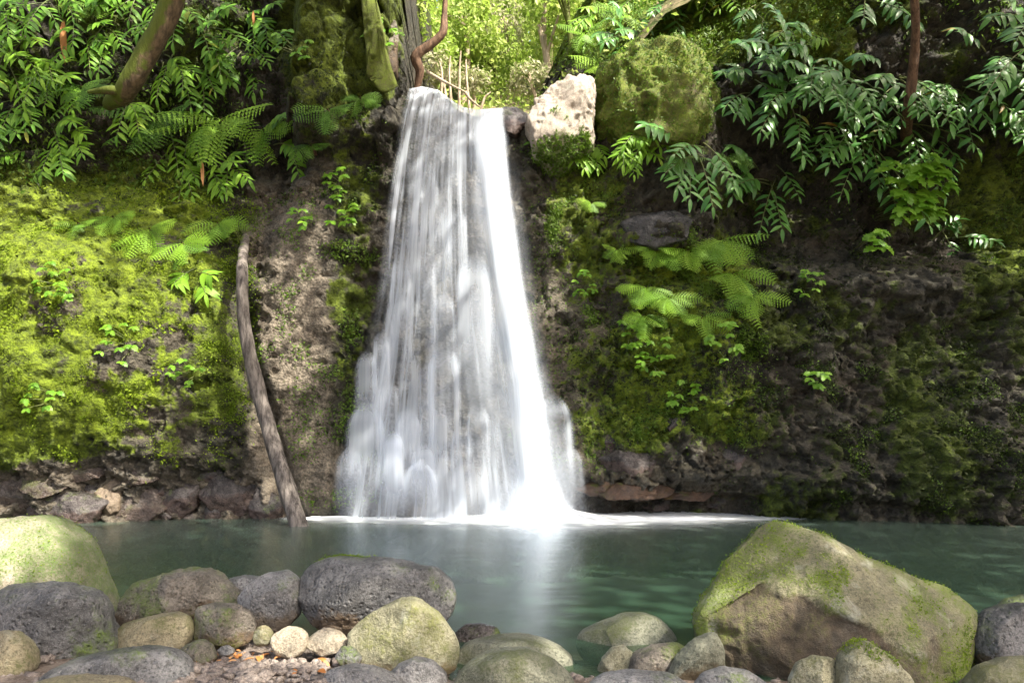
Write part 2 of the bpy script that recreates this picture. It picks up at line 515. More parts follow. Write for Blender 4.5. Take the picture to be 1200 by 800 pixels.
def fall_mask(x, z):
    c = -0.95 + 0.0 * z
    w = 1.1 + (8 - z) * 0.16
    return np.exp(-np.abs((x - (-1.0 + (8 - z) * 0.03)) / w) ** 4)

def face(x, z):
    """depth of the rock face before roughness"""
    y = 14.15 - 0.0105 * x ** 2 - 0.00035 * np.abs(x) ** 3.4 * (np.abs(x) > 9) * 0 + 0.075 * z
    y = y - 0.35 * np.maximum(0, np.abs(x) - 10.5) ** 1.3
    # left bulge with the bright moss
    y = y - 0.85 * np.exp(-((x + 8.3) / 2.8) ** 2 - ((z - 3.0) / 2.5) ** 2)
    cx = -5.1 + (3.5 - z) * 0.26
    y = y - 0.40 * S(cx + 0.05, cx - 0.3, x) * S(5.6, 4.2, z)
    y = y + 0.45 * G(x, cx + 0.12, 0.16) * S(5.0, 3.6, z)
    y = y + 1.0 * S(4.6, 7.4, z) * S(-3.9, -4.6, x)
    y = y - 0.35 * S(7.2, 8.4, z) * S(-3.6, -4.4, x) * 0
    y = y - 0.5 * S(6.9, 7.3, z) * S(-2.1, -2.5, x) * S(-4.6, -3.9, x)
    y = y + 0.3 * S(1.1, 0.5, z) * S(-4.0, -4.8, x)
    # step beside the fall on the left
    y = y - 0.25 * S(-3.1, -3.5, x) * S(-5.0, -4.4, x)
    # right of the fall
    y = y - 0.6 * np.exp(-((x - 2.75) / 0.75) ** 4 - ((z - 5.35) / 0.32) ** 4)
    y = y + 0.45 * np.exp(-((x - 3.0) / 0.9) ** 2 - ((z - 4.7) / 0.35) ** 2)
    y = y - 0.45 * np.exp(-((x - 3.3) / 1.1) ** 2 - ((z - 3.6) / 1.0) ** 2)
    y = y + 1.5 * S(4.2, 5.6, z) * S(3.6, 5.0, x)
    y = y - 1.3 * S(7.6, 8.8, z) * S(3.8, 5.4, x)
    y = y - 0.8 * S(3.6, 0.6, z) * S(3.8, 6.5, x)
    und = S(1.0, 1.7, x) * S(7.5, 5.0, x)
    y = y - 0.35 * und * G(z, 0.72, 0.25)
    y = y + 0.35 * und * S(0.5, 0.32, z)
    # ledges under the fall
    fm = fall_mask(x, z)
    y = y - 0.3 * fm * S(8, 0, z)
    y = y - fm * 0.12 * (np.abs(((z * 0.9 + 0.35 * np.sin(x * 2.1)) % 1.0)) < 0.5)
    return y

def top_z(x):
    t = np.full_like(x, 13.6)
    t = np.where(x > -2.35, lip_z(x) - 0.1, t)
    lt = S(-2.05, -2.45, x)
    t = np.where((x <= -2.05), lip_z(x) - 0.1 + lt * (13.6 - lip_z(x) + 0.1), t)
    right = np.interp(x, [-0.2, 0.3, 1.6, 3.6, 5.0, 6.5, 9], [7.7, 7.55, 7.6, 8.0, 9.2, 12.0, 13.6])
    return np.where(x > -0.05, right, t)

NU, NV = 660, 350
XS = np.linspace(-15, 15, NU)
VV = np.linspace(-1.2, 15.5, NV)
X, V = np.meshgrid(XS, VV)
x, v = X.ravel(), V.ravel()
tz = top_z(x)
z = np.minimum(v, tz)
s = np.maximum(0, v - tz)
al = np.radians(np.interp(x, [-2.4, -2.0, -0.2, 0.4, 1.6, 2.5, 4, 15], [60, 3, 4, 22, 42, 50, 52, 52]))
p3 = np.stack([x, z + s * 0.7, s], 1)
fmv = fall_mask(x, z)
amp = 1 - 0.6 * fmv
n_big = fbm(p3 * np.array((0.75, 0.9, 0.7)), 3, 3)
n_mid = fbm(p3 * 2.3, 4, 21, ridged=True)
n_fine = fbm(p3 * 8.0, 3, 41)
d1, dd, cid = cells(p3 * np.array((1.25, 1.7, 1.25)) + 0.6 * np.stack([n_big, n_fine, n_mid], 1), 5)
d1b, ddb, cidb = cells(p3 * np.array((3.6, 4.6, 3.6)) + 0.5 * np.stack([n_fine, n_big, n_mid], 1), 9)
slab = np.exp(-((x + 3.9) / 0.75) ** 4) * S(6.4, 5.6, z)
amp2 = amp * (1 - 0.65 * slab) * (1 - 0.35 * S(-5.0, -6.0, x) * S(6.0, 5.0, z) * S(0.9, 1.4, z))
right_lump = S(3.6, 5.5, x) * S(5.0, 3.8, z) + 0.12 * S(-4.8, -6, x) * S(5.5, 4.5, z)
foot = S(1.25, 0.75, z) * S(-4.2, -4.9, x) + S(1.1, 0.7, z) * S(1.0, 1.6, x)
disp = amp2 * (0.46 * n_big + 0.13 * n_mid + 0.07 * n_fine + 0.10 * np.exp(-(dd / 0.07) ** 2) + 0.26 * (cid - 0.5) + (0.04 + 0.05 * foot) * np.exp(-(ddb / 0.10) ** 2) + (0.05 + 0.14 * foot) * (cidb - 0.5) - (0.06 + 0.2 * right_lump) * (0.6 - d1b))
butt = S(-2.0, -2.4, x) * S(-5.2, -4.4, x) * S(6.6, 7.2, v)
d1c, ddc, cidc = cells(p3 * np.array((1.5, 1.5, 1.5)) + 0.12 * np.stack([n_big, n_fine, n_mid], 1) + 7.7, 33)
disp = disp * (1 - 0.5 * butt) + butt * (0.75 * (cidc - 0.55) + 0.12 * np.exp(-(ddc / 0.06) ** 2))
yy = face(x, z) + disp
yv = yy + s * np.cos(al)
zv = z + s * np.sin(al) + 0.12 * n_big * S(0, 0.6, s) * (1 - 0.8 * fmv)
zv = zv + 0.03 * n_fine
xv = x + 0.05 * fbm(p3 * 3.1, 2, 77)
CV = np.stack([xv, yv, zv], 1)
cf = grid_faces(NU, NV)
cme = mesh_np('cliff', CV, cf)
CPX = 600 + CV[:, 0] / CV[:, 1] * FPX
CPY = HOR - (CV[:, 2] - CAM_Z) / CV[:, 1] * FPX
g3 = CV.reshape(NV, NU, 3)
du = np.gradient(g3, axis=1); dv = np.gradient(g3, axis=0)
CN = np.cross(du.reshape(-1, 3), dv.reshape(-1, 3))
CN /= np.linalg.norm(CN, axis=1, keepdims=True) + 1e-9
# moss zones (where it grows on the rock)
zn = fbm(p3 * 0.8 + 40, 4, 55)
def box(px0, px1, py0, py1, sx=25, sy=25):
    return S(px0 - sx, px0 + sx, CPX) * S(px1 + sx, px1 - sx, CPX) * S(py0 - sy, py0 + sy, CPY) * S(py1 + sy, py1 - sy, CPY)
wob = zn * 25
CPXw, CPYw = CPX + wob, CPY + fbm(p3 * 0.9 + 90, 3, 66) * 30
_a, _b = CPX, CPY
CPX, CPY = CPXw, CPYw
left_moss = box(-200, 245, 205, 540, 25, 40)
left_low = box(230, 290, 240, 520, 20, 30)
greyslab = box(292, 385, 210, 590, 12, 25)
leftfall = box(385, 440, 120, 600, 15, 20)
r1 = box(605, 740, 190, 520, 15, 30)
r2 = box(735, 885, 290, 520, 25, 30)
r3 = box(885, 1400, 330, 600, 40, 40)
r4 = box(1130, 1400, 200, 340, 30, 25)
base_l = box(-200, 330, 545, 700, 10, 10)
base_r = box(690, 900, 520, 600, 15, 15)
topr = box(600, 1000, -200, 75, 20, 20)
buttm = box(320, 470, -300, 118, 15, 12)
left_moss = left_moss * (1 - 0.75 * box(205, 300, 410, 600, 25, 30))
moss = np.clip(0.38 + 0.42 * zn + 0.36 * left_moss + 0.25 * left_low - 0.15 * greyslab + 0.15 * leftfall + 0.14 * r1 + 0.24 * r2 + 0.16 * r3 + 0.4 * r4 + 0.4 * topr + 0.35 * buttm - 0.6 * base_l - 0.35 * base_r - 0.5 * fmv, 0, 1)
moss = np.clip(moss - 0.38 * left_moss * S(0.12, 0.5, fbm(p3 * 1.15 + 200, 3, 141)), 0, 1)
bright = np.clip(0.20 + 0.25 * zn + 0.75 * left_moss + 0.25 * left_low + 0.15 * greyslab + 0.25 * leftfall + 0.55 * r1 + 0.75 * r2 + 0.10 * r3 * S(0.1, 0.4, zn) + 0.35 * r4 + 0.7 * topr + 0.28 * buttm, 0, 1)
pale = np.clip(0.1 + 0.85 * greyslab + 0.3 * left_moss + 0.35 * r1 + 0.5 * base_l + 0.15 * left_low, 0, 1)
CPX, CPY = _a, _b
wet = np.clip(1.0 * fmv + 0.8 * base_r + 0.6 * base_l + 0.5 * S(1.2, 0.3, z) + 0.35 * r1, 0, 1)
for nm, vals in (('moss', moss), ('bright', bright), ('pale', pale), ('wet', wet)):
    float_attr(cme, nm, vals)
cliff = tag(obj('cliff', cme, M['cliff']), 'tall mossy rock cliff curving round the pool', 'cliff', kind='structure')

def hit(px, py):
    """the point of the cliff seen in that direction, and the outward normal there"""
    d = (CPX - px) ** 2 + (CPY - py) ** 2
    near = np.where(d < 30)[0]
    if len(near) == 0:
        near = np.array([np.argmin(d)])
    i = near[np.argmin(CV[near, 1])]
    return Vector(CV[i]), Vector(CN[i])

# ------------------------------------------------------------------ pool bed, shore and water
def shore_z(x, y):
    edge = np.interp(x, [-4, -2.2, -1.2, -0.6, 0.0, 2, 5], [5.9, 5.75, 5.5, 5.2, 4.75, 4.75, 4.9]) + 0.06 * np.sin(x * 3.3)
    up = np.minimum(0.12 * (edge - y), 0.14 + 0.0 * y)
    dn = -0.22 * np.maximum(0, y - edge)
    return np.where(y < edge, up, np.maximum(dn, -1.6))
gx, gy = np.meshgrid(np.linspace(-30, 30, 420), np.concatenate([np.linspace(-30, 2.5, 50), np.linspace(2.6, 7, 130), np.linspace(7.1, 17, 60)]))
gp = np.stack([gx.ravel(), gy.ravel(), np.zeros(gx.size)], 1)
gz = shore_z(gp[:, 0], gp[:, 1]) + 0.05 * fbm(gp * 1.7, 3, 5) + 0.02 * fbm(gp * 7, 3, 8) + 0.012 * np.maximum(0, np.abs(gp[:, 0]) - 7) ** 2 * (gp[:, 1] < 9)
gp[:, 2] = gz
ground = tag(obj('ground', mesh_np('ground', gp, grid_faces(420, 240)), M['ground']), 'gravel shore and bed of the pool', 'ground', kind='structure')

wx, wy = np.meshgrid(np.linspace(-15, 15, 240), np.concatenate([np.linspace(4.2, 11, 50), np.linspace(11.05, 15.5, 140)]))
wp = np.stack([wx.ravel(), wy.ravel(), np.zeros(wx.size)], 1)
xx_, yy_ = wp[:, 0], wp[:, 1]
fb = 13.9 - 0.011 * xx_ ** 2
dist = np.maximum(0, fb - yy_)
wid = np.interp(xx_, [-4.4, -3.4, -2, -0.4, 0.4, 1.2, 2.0, 3.5, 5.5], [0.0, 0.40, 0.5, 0.7, 1.1, 1.1, 0.75, 0.45, 0.0])
foam = np.clip(1.5 * np.exp(-(dist / np.maximum(wid, 0.02)) ** 1.6) * (wid > 0.02) + 0.5 * np.exp(-(dist / 1.2) ** 2 - ((xx_ - 0.3) / 2.8) ** 2), 0, 1) * np.clip(wid / 0.25, 0, 1)
foam = np.clip(foam * (0.85 + 0.5 * fbm(wp * np.array((1.2, 3, 1)), 3, 4)), 0, 1)
wp[:, 2] = 0.26 * np.exp(-((xx_ - 0.55) / 0.75) ** 2 - ((yy_ - 13.6) / 0.55) ** 2) + 0.03 * np.exp(-((yy_ - 13.8) / 0.4) ** 2) * (np.abs(xx_ + 0.8) < 3)
wme = mesh_np('water', wp, grid_faces(240, 190))
float_attr(wme, 'foam', foam)
water = tag(obj('water', wme, M['pool']), 'smooth dark green pool below the fall', 'water', kind='structure')

# ------------------------------------------------------------------ stones
_ico = {}
def ico(sub):
    if sub not in _ico:
        bm = bmesh.new()
        bmesh.ops.create_icosphere(bm, subdivisions=sub, radius=1.0)
        vv = np.array([v.co[:] for v in bm.verts])
        ff = np.array([[v.index for v in f.verts] for f in bm.faces])
        bm.free()
        _ico[sub] = (vv, ff)
    return _ico[sub]

def poly_radius(pts, c, th):
    """distance from c to the outline along angle th"""
    n = len(pts)
    r = np.zeros_like(th)
    dx, dy = np.cos(th), np.sin(th)
    for i in range(n):
        a = pts[i] - c
        b = pts[(i + 1) % n] - c
        e = b - a
        den = dx * e[1] - dy * e[0]
        den = np.where(np.abs(den) < 1e-9, 1e-9, den)
        t = (a[0] * e[1] - a[1] * e[0]) / den
        u = (a[0] * dy - a[1] * dx) / den
        ok = (t > 0) & (u >= -1e-6) & (u <= 1 + 1e-6)
        r = np.where(ok, np.maximum(r, t), r)
    return r

def stone_mesh(name, poly, Y, depth=None, sub=5, seed=0, rough=0.05, planes=3, lean=0.0, boxy=0.85, pits=0.0, smooth_w=5, cut=(0.72, 0.86), hollow=None):
    pts = np.array([((px - 600) / FPX * Y, CAM_Z - (py - HOR) / FPX * Y) for px, py in poly])
    c = (pts.min(0) + pts.max(0)) / 2
    c = 0.5 * c + 0.5 * pts.mean(0)
    tt = np.linspace(-np.pi, np.pi, 361)[:-1]
    rr = poly_radius(pts, c, tt)
    k = np.exp(-(np.arange(-12, 13) / smooth_w) ** 2); k /= k.sum()
    rr = sum(np.roll(rr, j - 12) * k[j] for j in range(25))
    vv, ff = ico(sub)
    th = np.arctan2(vv[:, 2], vv[:, 0])
    rho = np.sqrt(vv[:, 0] ** 2 + vv[:, 2] ** 2)
    R = np.interp(th, np.append(tt, np.pi), np.append(rr, rr[0]))
    w = np.ptp(pts, axis=0)
    if depth is None:
        depth = 0.42 * (0.6 * w[0] + 0.4 * max(w[1], 0.3 * w[0]))
    size = (w[0] + w[1]) / 2
    p = np.stack([R * rho ** boxy * np.cos(th), depth * np.sign(vv[:, 1]) * np.abs(vv[:, 1]) ** boxy, R * rho ** boxy * np.sin(th)], 1)
    rg = np.random.default_rng(seed)
    for _ in range(planes):
        n = np.array((rg.uniform(-0.5, 0.5), -rg.uniform(0.4, 1.0), rg.uniform(-0.35, 0.7)))
        n /= np.linalg.norm(n)
        q = p @ n
        d = q.max() * rg.uniform(*cut)
        p -= np.outer(np.maximum(0, q - d) * 0.85, n)
    p[:, 1] += lean * p[:, 2]
    nrm = p / (np.linalg.norm(p, axis=1, keepdims=True) + 1e-9)
    q = p / size + seed * 3.7
    dsp = rough * size * (0.9 * fbm(q * 2.2, 3, seed) + 0.35 * fbm(q * 7, 3, seed + 5, ridged=True) + 0.12 * fbm(q * 22, 2, seed + 9))
    if pits:
        d1_, _, _ = cells(p * 26, seed)
        dsp -= pits * 0.012 * S(0.45, 0.1, d1_) * S(-0.1, 0.35, fbm(p * 6, 2, seed + 3))
    p = p + nrm * dsp[:, None]
    hol = None
    if hollow is not None:      # a scooped, broken flank below a ridge on the front
        (hx, hz, hr, hd) = hollow
        qx, qz = p[:, 0] - hx, p[:, 2] - hz
        edge = qz + 0.42 * qx + 0.22 * fbm(p * 2.6, 4, seed + 31)
        hol = S(0.10, -0.06, edge) * S(hr, hr * 0.6, np.abs(qx)) * (p[:, 1] < 0.05)
        p[:, 1] += hd * hol + hol * (0.03 * fbm(p * 4, 3, seed + 50, ridged=True) + 0.012 * fbm(p * 16, 3, seed + 51))
    me = mesh_np(name, p, ff)
    return me, Vector((c[0], Y, c[1])), hol

MOSS_TUFTS = []
def dress(me, mat, seed, hollow=None, overgrown=False):
    """moss and stain maps of a stone, and tufts where the moss is thick"""
    n = len(me.vertices)
    co = np.zeros(n * 3, np.float32); me.vertices.foreach_get('co', co); co = co.reshape(-1, 3).astype(float)
    nr = np.zeros(n * 3, np.float32); me.vertex_normals.foreach_get('vector', nr); nr = nr.reshape(-1, 3).astype(float)
    amt, top, sh = MOSS_AMT[M[mat].name.split('.')[0]]
    size = max(np.ptp(co[:, 0]), 0.1)
    f = 0.55 * fbm(co * 2.2 / max(size, 0.4) ** 0.5 + seed * 5.1, 4, seed + 60) + 0.25 * fbm(co * 9 + seed, 3, seed + 70)
    mo = f + 0.22 * top * nr[:, 2] + (amt - 0.72) * 0.75
    mo = S(-0.22, 0.42, mo) if amt > 0 else np.zeros(n)
    stn = S(0.12, -0.16, co[:, 2] - sh * size * 1.2 + 0.25 * size * f + 0.12 * nr[:, 2])
    if hollow is not None:
        stn = np.maximum(stn * 0.6, hollow)
        mo = mo * (1 - 0.5 * hollow)
    if overgrown:
        mo = np.maximum(mo, S(-0.22, -0.5, co[:, 2] / size + 0.5 * f - 0.1 * co[:, 0] / size))
    float_attr(me, 'moss', mo); float_attr(me, 'stain', stn)
    return co, nr, mo

def tufts(parent, co, nr, mo, n, smin, smax, seed, mat='moss_leaf', thr=0.6):
    rng = np.random.default_rng(seed)
    w = np.clip(mo - thr, 0, None) * (nr[:, 1] < 0.5)
    if w.sum() < 1e-3: return
    idx = rng.choice(len(w), n, p=w / w.sum())
    pos = co[idx] + rng.normal(size=(n, 3)) * 0.006 + nr[idx] * 0.004
    k = fbm(pos * 6 + seed, 2, seed)
    o = cloud_obj('moss', [leaf_cloud(pos, nr[idx], smin + (smax - smin) * rng.random(n), 0.5 + 0.5 * k + 0.15 * rng.normal(size=n), rng)], mat, parent)
    o['kind'] = 'stuff'

def stone(name, label, poly, Y, mat, cat='boulder', group='boulders along the near shore', parent=None, **kw):
    tf = kw.pop('tuft', None)
    og = kw.pop('overgrown', False)
    me, loc, hol = stone_mesh(name, poly, Y, **kw)
    dr = dress(me, mat, kw.get('seed', 0), hol, og)
    o = obj(name, me, M[mat], parent)
    o.location = loc
    if tf: MOSS_TUFTS.append((o, dr, tf, kw.get('seed', 0)))
    if parent is None:
        tag(o, label, cat, group)
    return o

def ell(px, py, rx, ry, seed=0, n=14):
    r = random.Random(seed * 13 + int(px) * 7 + int(py))
    return [(px + rx * math.cos(a) * r.uniform(0.85, 1.1), py - ry * math.sin(a) * r.uniform(0.82, 1.1)) for a in (2 * math.pi * k / n for k in range(n))]

NS = 'stones along the near shore'
STONES = [
 ('boulder', 'big pale green boulder in the water at the frame edge, behind dark pitted one', [(-80,700),(-65,645),(-30,613),(15,604),(45,603),(66,612),(86,633),(102,655),(109,675),(121,700),(133,730),(122,762),(60,785),(-40,785)], 5.9, 's_green', dict(sub=6, planes=3, rough=0.035, depth=0.6, tuft=(2500, 0.008, 0.02))),
 ('boulder', 'dark grey pitted boulder in front of the pale green one', [(-35,735),(-22,700),(0,692),(40,688),(75,688),(106,697),(117,712),(124,735),(140,756),(122,772),(70,785),(40,792),(0,795),(-30,770)], 5.05, 's_dark', dict(sub=6, planes=4, rough=0.06, pits=1.0)),
 ('boulder', 'round mossy tan stone in the bottom corner below the dark pitted boulder', [(-32,775),(-20,748),(0,739),(15,740),(30,751),(39,766),(41,782),(30,800),(0,812),(-28,805)], 4.55, 's_tan', dict(planes=1, rough=0.03)),
 ('boulder', 'low wet speckled dark stone at the bottom edge beside the round mossy one', [(48,800),(62,783),(90,773),(130,764),(160,760),(195,765),(216,779),(227,800),(205,822),(80,822)], 4.4, 's_dark', dict(planes=3, rough=0.05, pits=1.0, boxy=0.75)),
 ('boulder', 'thin pale stone sliver at the bottom edge below the wet dark stone', [(25,804),(55,796),(90,794),(130,796),(160,804),(150,825),(40,825)], 4.15, 's_tan', dict(planes=1, rough=0.03, sub=4)),
 ('boulder', 'knobbly brown mossy boulder at the water edge, above the tan wedge stone', [(136,723),(140,709),(150,695),(158,686),(185,676),(205,667),(225,665),(245,671),(255,680),(275,692),(281,710),(266,727),(200,738),(150,735)], 5.75, 's_brown', dict(planes=4, rough=0.09, sub=6, pits=1.0)),
 ('boulder', 'tan wedge shaped stone with a brown underside beside the dark pitted boulder', [(132,743),(140,732),(165,725),(205,718),(220,725),(226,740),(221,755),(202,769),(175,766),(140,760)], 5.15, 's_tan', dict(planes=4, rough=0.03, boxy=0.7)),
 ('boulder', 'rounded brown stone between the tan wedge and the grey egg boulder', [(225,730),(229,713),(250,706),(275,707),(292,718),(299,735),(295,750),(275,760),(240,757),(226,747)], 5.2, 's_brown', dict(planes=3, rough=0.05, pits=0.7)),
 ('boulder', 'small brownish grey stone below the tan wedge stone', [(203,770),(215,757),(235,749),(248,756),(254,770),(246,783),(215,785)], 4.85, 's_brown', dict(planes=2, rough=0.04)),
 ('pebble', 'tiny grey stone on the gravel beside the small brownish one', ell(265,763,10,7,1), 4.9, 's_grey', dict(planes=1, sub=4)),
 ('boulder', 'flat pale grey stone at the water edge behind the egg boulder', [(258,690),(268,678),(285,674),(305,676),(312,690),(300,705),(270,705)], 6.05, 's_grey', dict(planes=1, rough=0.03)),
 ('boulder', 'smooth grey egg shaped boulder leaning on the big dark boulder', [(278,700),(290,685),(310,672),(335,667),(349,676),(354,700),(350,722),(335,737),(318,744),(300,730),(285,716)], 5.45, 's_grey', dict(planes=1, rough=0.03, pits=0.4)),
 ('boulder', 'small tan stone at the foot of the rounded brown stone', ell(308,745,12,13,2), 5.0, 's_tan', dict(planes=1, sub=4)),
 ('boulder', 'small pale sunlit stone on the sand under the egg boulder', ell(340,752,22,19,3), 4.95, 's_sandy', dict(planes=1)),
 ('boulder', 'second pale sandy stone, half buried under the big dark boulder', ell(384,752,24,15,4), 5.0, 's_sandy', dict(planes=2)),
 ('boulder', 'big dark grey boulder with brown underside and green mossy end', [(351,692),(354,672),(370,658),(390,653),(420,656),(470,658),(515,668),(530,685),(532,702),(525,722),(500,736),(450,742),(410,742),(375,730),(360,712)], 5.5, 's_dark', dict(sub=6, planes=4, rough=0.045, pits=0.8, boxy=0.78, tuft=(1500, 0.008, 0.02))),
 ('boulder', 'pale yellowish mossy boulder in front of the big dark boulder', [(407,746),(415,732),(440,715),(470,702),(486,701),(505,714),(520,728),(534,745),(537,766),(531,784),(500,793),(450,790),(425,778),(412,764)], 4.9, 's_pale', dict(sub=6, planes=4, rough=0.045, cut=(0.62, 0.82))),
 ('boulder', 'small broken dark stone beside the pale yellowish boulder', [(392,768),(400,757),(412,758),(424,770),(420,780),(400,780)], 4.75, 's_dark', dict(planes=3, sub=4)),
 ('boulder', 'low grey stone at the bottom edge below the pale yellowish boulder', [(370,803),(385,786),(410,780),(440,784),(468,795),(475,815),(380,822)], 4.35, 's_grey', dict(planes=2, rough=0.03)),
 ('boulder', 'blotchy grey stone at the bottom edge tucked under the pale yellowish boulder', [(450,795),(465,778),(485,771),(505,775),(522,790),(527,812),(460,818)], 4.5, 's_grey', dict(planes=3, rough=0.05)),
 ('boulder', 'wet purplish stone in shallow water behind the long mossy slab', [(530,745),(545,732),(565,730),(582,735),(588,746),(578,760),(540,762)], 5.75, 's_wet', dict(planes=2, rough=0.04)),
 ('boulder', 'long low mossy slab between the wet purplish stone and the grey green dome', [(534,768),(545,755),(580,748),(610,745),(640,752),(665,765),(673,776),(668,792),(600,798),(540,790)], 5.2, 's_greygreen', dict(planes=4, rough=0.05, boxy=0.75)),
 ('boulder', 'grey green dome stone with brown flank at the bottom edge', [(528,805),(545,780),(565,768),(590,761),(620,763),(650,775),(668,790),(677,808),(640,832),(560,832)], 4.5, 's_greygreen', dict(sub=6, planes=3, rough=0.03)),
 ('boulder', 'oval greenish boulder standing alone in shallow water', [(675,756),(680,742),(705,730),(730,721),(755,719),(775,726),(790,740),(794,749),(786,760),(760,768),(735,774),(700,777),(682,770)], 5.75, 's_greygreen', dict(sub=6, planes=2, rough=0.025)),
 ('boulder', 'small mossy upright stone below the oval boulder', [(700,787),(705,772),(718,759),(732,757),(743,766),(741,787),(730,800),(705,800)], 5.0, 's_pale', dict(planes=3, rough=0.05)),
 ('boulder', 'flat topped brown grey stone below the oval boulder', [(733,790),(740,768),(765,757),(795,753),(812,762),(810,785),(790,798),(750,800)], 4.95, 's_brown', dict(planes=3, rough=0.04)),
 ('boulder', 'wedge stone with yellow moss leaning on the biggest boulder', [(782,795),(795,772),(815,752),(838,742),(850,760),(850,795),(820,806)], 4.75, 's_greygreen', dict(planes=4, rough=0.06, cut=(0.6, 0.8), tuft=(1200, 0.008, 0.018))),
 ('boulder', 'biggest boulder, tan and mossy with a pointed top and brown hollow flank', [(818,735),(830,714),(848,688),(866,663),(892,638),(915,617),(930,612),(955,619),(985,629),(1020,650),(1060,670),(1100,685),(1135,694),(1146,708),(1158,722),(1150,742),(1141,772),(1132,798),(1100,830),(1000,845),(900,840),(850,825),(832,790),(824,760)], 5.0, 's_big', dict(sub=7, planes=12, rough=0.035, boxy=0.72, lean=0.15, smooth_w=2.0, depth=0.72, cut=(0.62, 0.86), hollow=(-0.22, 0.10, 0.78, 0.025), tuft=(7000, 0.008, 0.022))),
 ('boulder', 'small rounded pale stone at the bottom edge in front of the biggest boulder', [(926,800),(935,778),(955,768),(975,770),(988,785),(988,812),(930,822)], 4.15, 's_pale', dict(planes=2, rough=0.04)),
 ('boulder', 'pale knob with bright moss at the bottom edge in front of the biggest boulder', [(980,800),(985,768),(1000,755),(1020,753),(1045,770),(1066,797),(1070,825),(985,830)], 4.1, 's_pale', dict(planes=3, rough=0.05, tuft=(1500, 0.006, 0.016))),
 ('boulder', 'dark pitted boulder at the frame edge beside the biggest boulder', [(1138,760),(1145,735),(1165,718),(1190,709),(1215,708),(1235,730),(1235,780),(1190,795),(1150,790)], 5.1, 's_dark', dict(planes=3, rough=0.05, pits=1.0)),
 ('boulder', 'low black stone in the water behind the dark pitted boulder', [(1170,712),(1182,702),(1205,697),(1230,702),(1235,720),(1180,722)], 5.9, 's_dark', dict(planes=1, rough=0.03)),
 ('boulder', 'pale low stone in the bottom corner under the dark pitted boulder', [(1132,805),(1150,784),(1180,773),(1220,770),(1235,800),(1200,825),(1140,825)], 4.2, 's_pale', dict(planes=2, rough=0.03)),
 ('boulder', 'flat grey slab at the bottom edge below the small mossy upright stone', [(685,808),(700,794),(740,788),(790,792),(812,805),(800,825),(700,825)], 4.35, 's_grey', dict(planes=2, rough=0.03)),
 ('boulder', 'smooth grey stone at the bottom edge below the yellow mossed wedge', [(812,805),(825,790),(850,783),(880,787),(902,802),(900,825),(820,825)], 4.3, 's_grey', dict(planes=1, rough=0.03)),
]
for i, (nm, lab, poly, Y, mat, kw) in enumerate(STONES):
    kw['planes'] = kw.get('planes', 2) + 4
    if mat == 's_big':
        poly = [(988 + (a - 988) * 0.995, 740 + (b - 740) * 0.97) for a, b in poly]
        kw['cut'] = (0.55, 0.85)
    kw.setdefault('cut', (0.66, 0.9))
    stone(nm, lab, poly, Y, mat, cat='stone', group=NS, seed=i + 1, **kw)

# stones at the lip and in the cliff top
stone('boulder', 'bleached sunlit boulder at the top of the cliff beside the fall', [(618,150),(624,124),(642,106),(665,91),(686,86),(696,100),(696,140),(690,178),(655,200),(626,185)], 14.6, 's_white', 'stone', None, seed=61, planes=4, boxy=0.65, smooth_w=2, rough=0.12, sub=6, depth=0.6, cut=(0.65, 0.85), overgrown=True, tuft=(3500, 0.03, 0.085, 'creeper_leaf', 0.35))
stone('boulder', 'huge moss covered boulder on the cliff top right of the bleached one', [(693,115),(708,82),(742,66),(790,59),(825,72),(834,110),(836,160),(812,205),(750,200),(700,160)], 14.95, 's_mossy', 'stone', None, seed=62, planes=0, rough=0.15, sub=6, depth=1.0, boxy=0.92, smooth_w=2.5, tuft=(14000, 0.02, 0.07, 'creeper_leaf', 0.3))
stone('boulder', 'wet dark rock slab jutting from the wall under the ginger leaves', [(728,258),(745,248),(790,246),(808,262),(800,284),(770,292),(738,284)], 14.15, 's_slab', 'stone', None, seed=63, planes=7, rough=0.08, depth=0.5, boxy=0.5, smooth_w=1.5, cut=(0.55, 0.8))
BLK = 'rock blocks beside the lip'
for i, (lab, poly, Y, mat) in enumerate([
  ('moss coated upright ridge of rock beside the lip', [(424,-20),(434,-22),(444,20),(452,60),(462,88),(445,95),(432,80),(430,30)], 13.6, 's_mossy'),
  ('rounded brown rock hump beside the mossy ridge', [(440,30),(450,18),(460,22),(466,50),(464,84),(452,86),(444,60)], 14.2, 's_brown'),
  ('dark wet rock at the right end of the lip', [(585,140),(592,128),(605,126),(622,132),(616,146),(604,160),(592,158)], 14.45, 's_wet'),
]):
    cxp = sum(q[0] for q in poly) / len(poly); cyp = sum(q[1] for q in poly) / len(poly)
    poly = [(cxp + (a - cxp) * 1.18, cyp + (b - cyp) * 1.18) for a, b in poly]
    stone('rock_block', lab, poly, Y + 0.38, mat, 'rock', BLK, seed=70 + i, planes=7, boxy=0.4, rough=0.06, depth=0.45, smooth_w=1.3, cut=(0.5, 0.8))

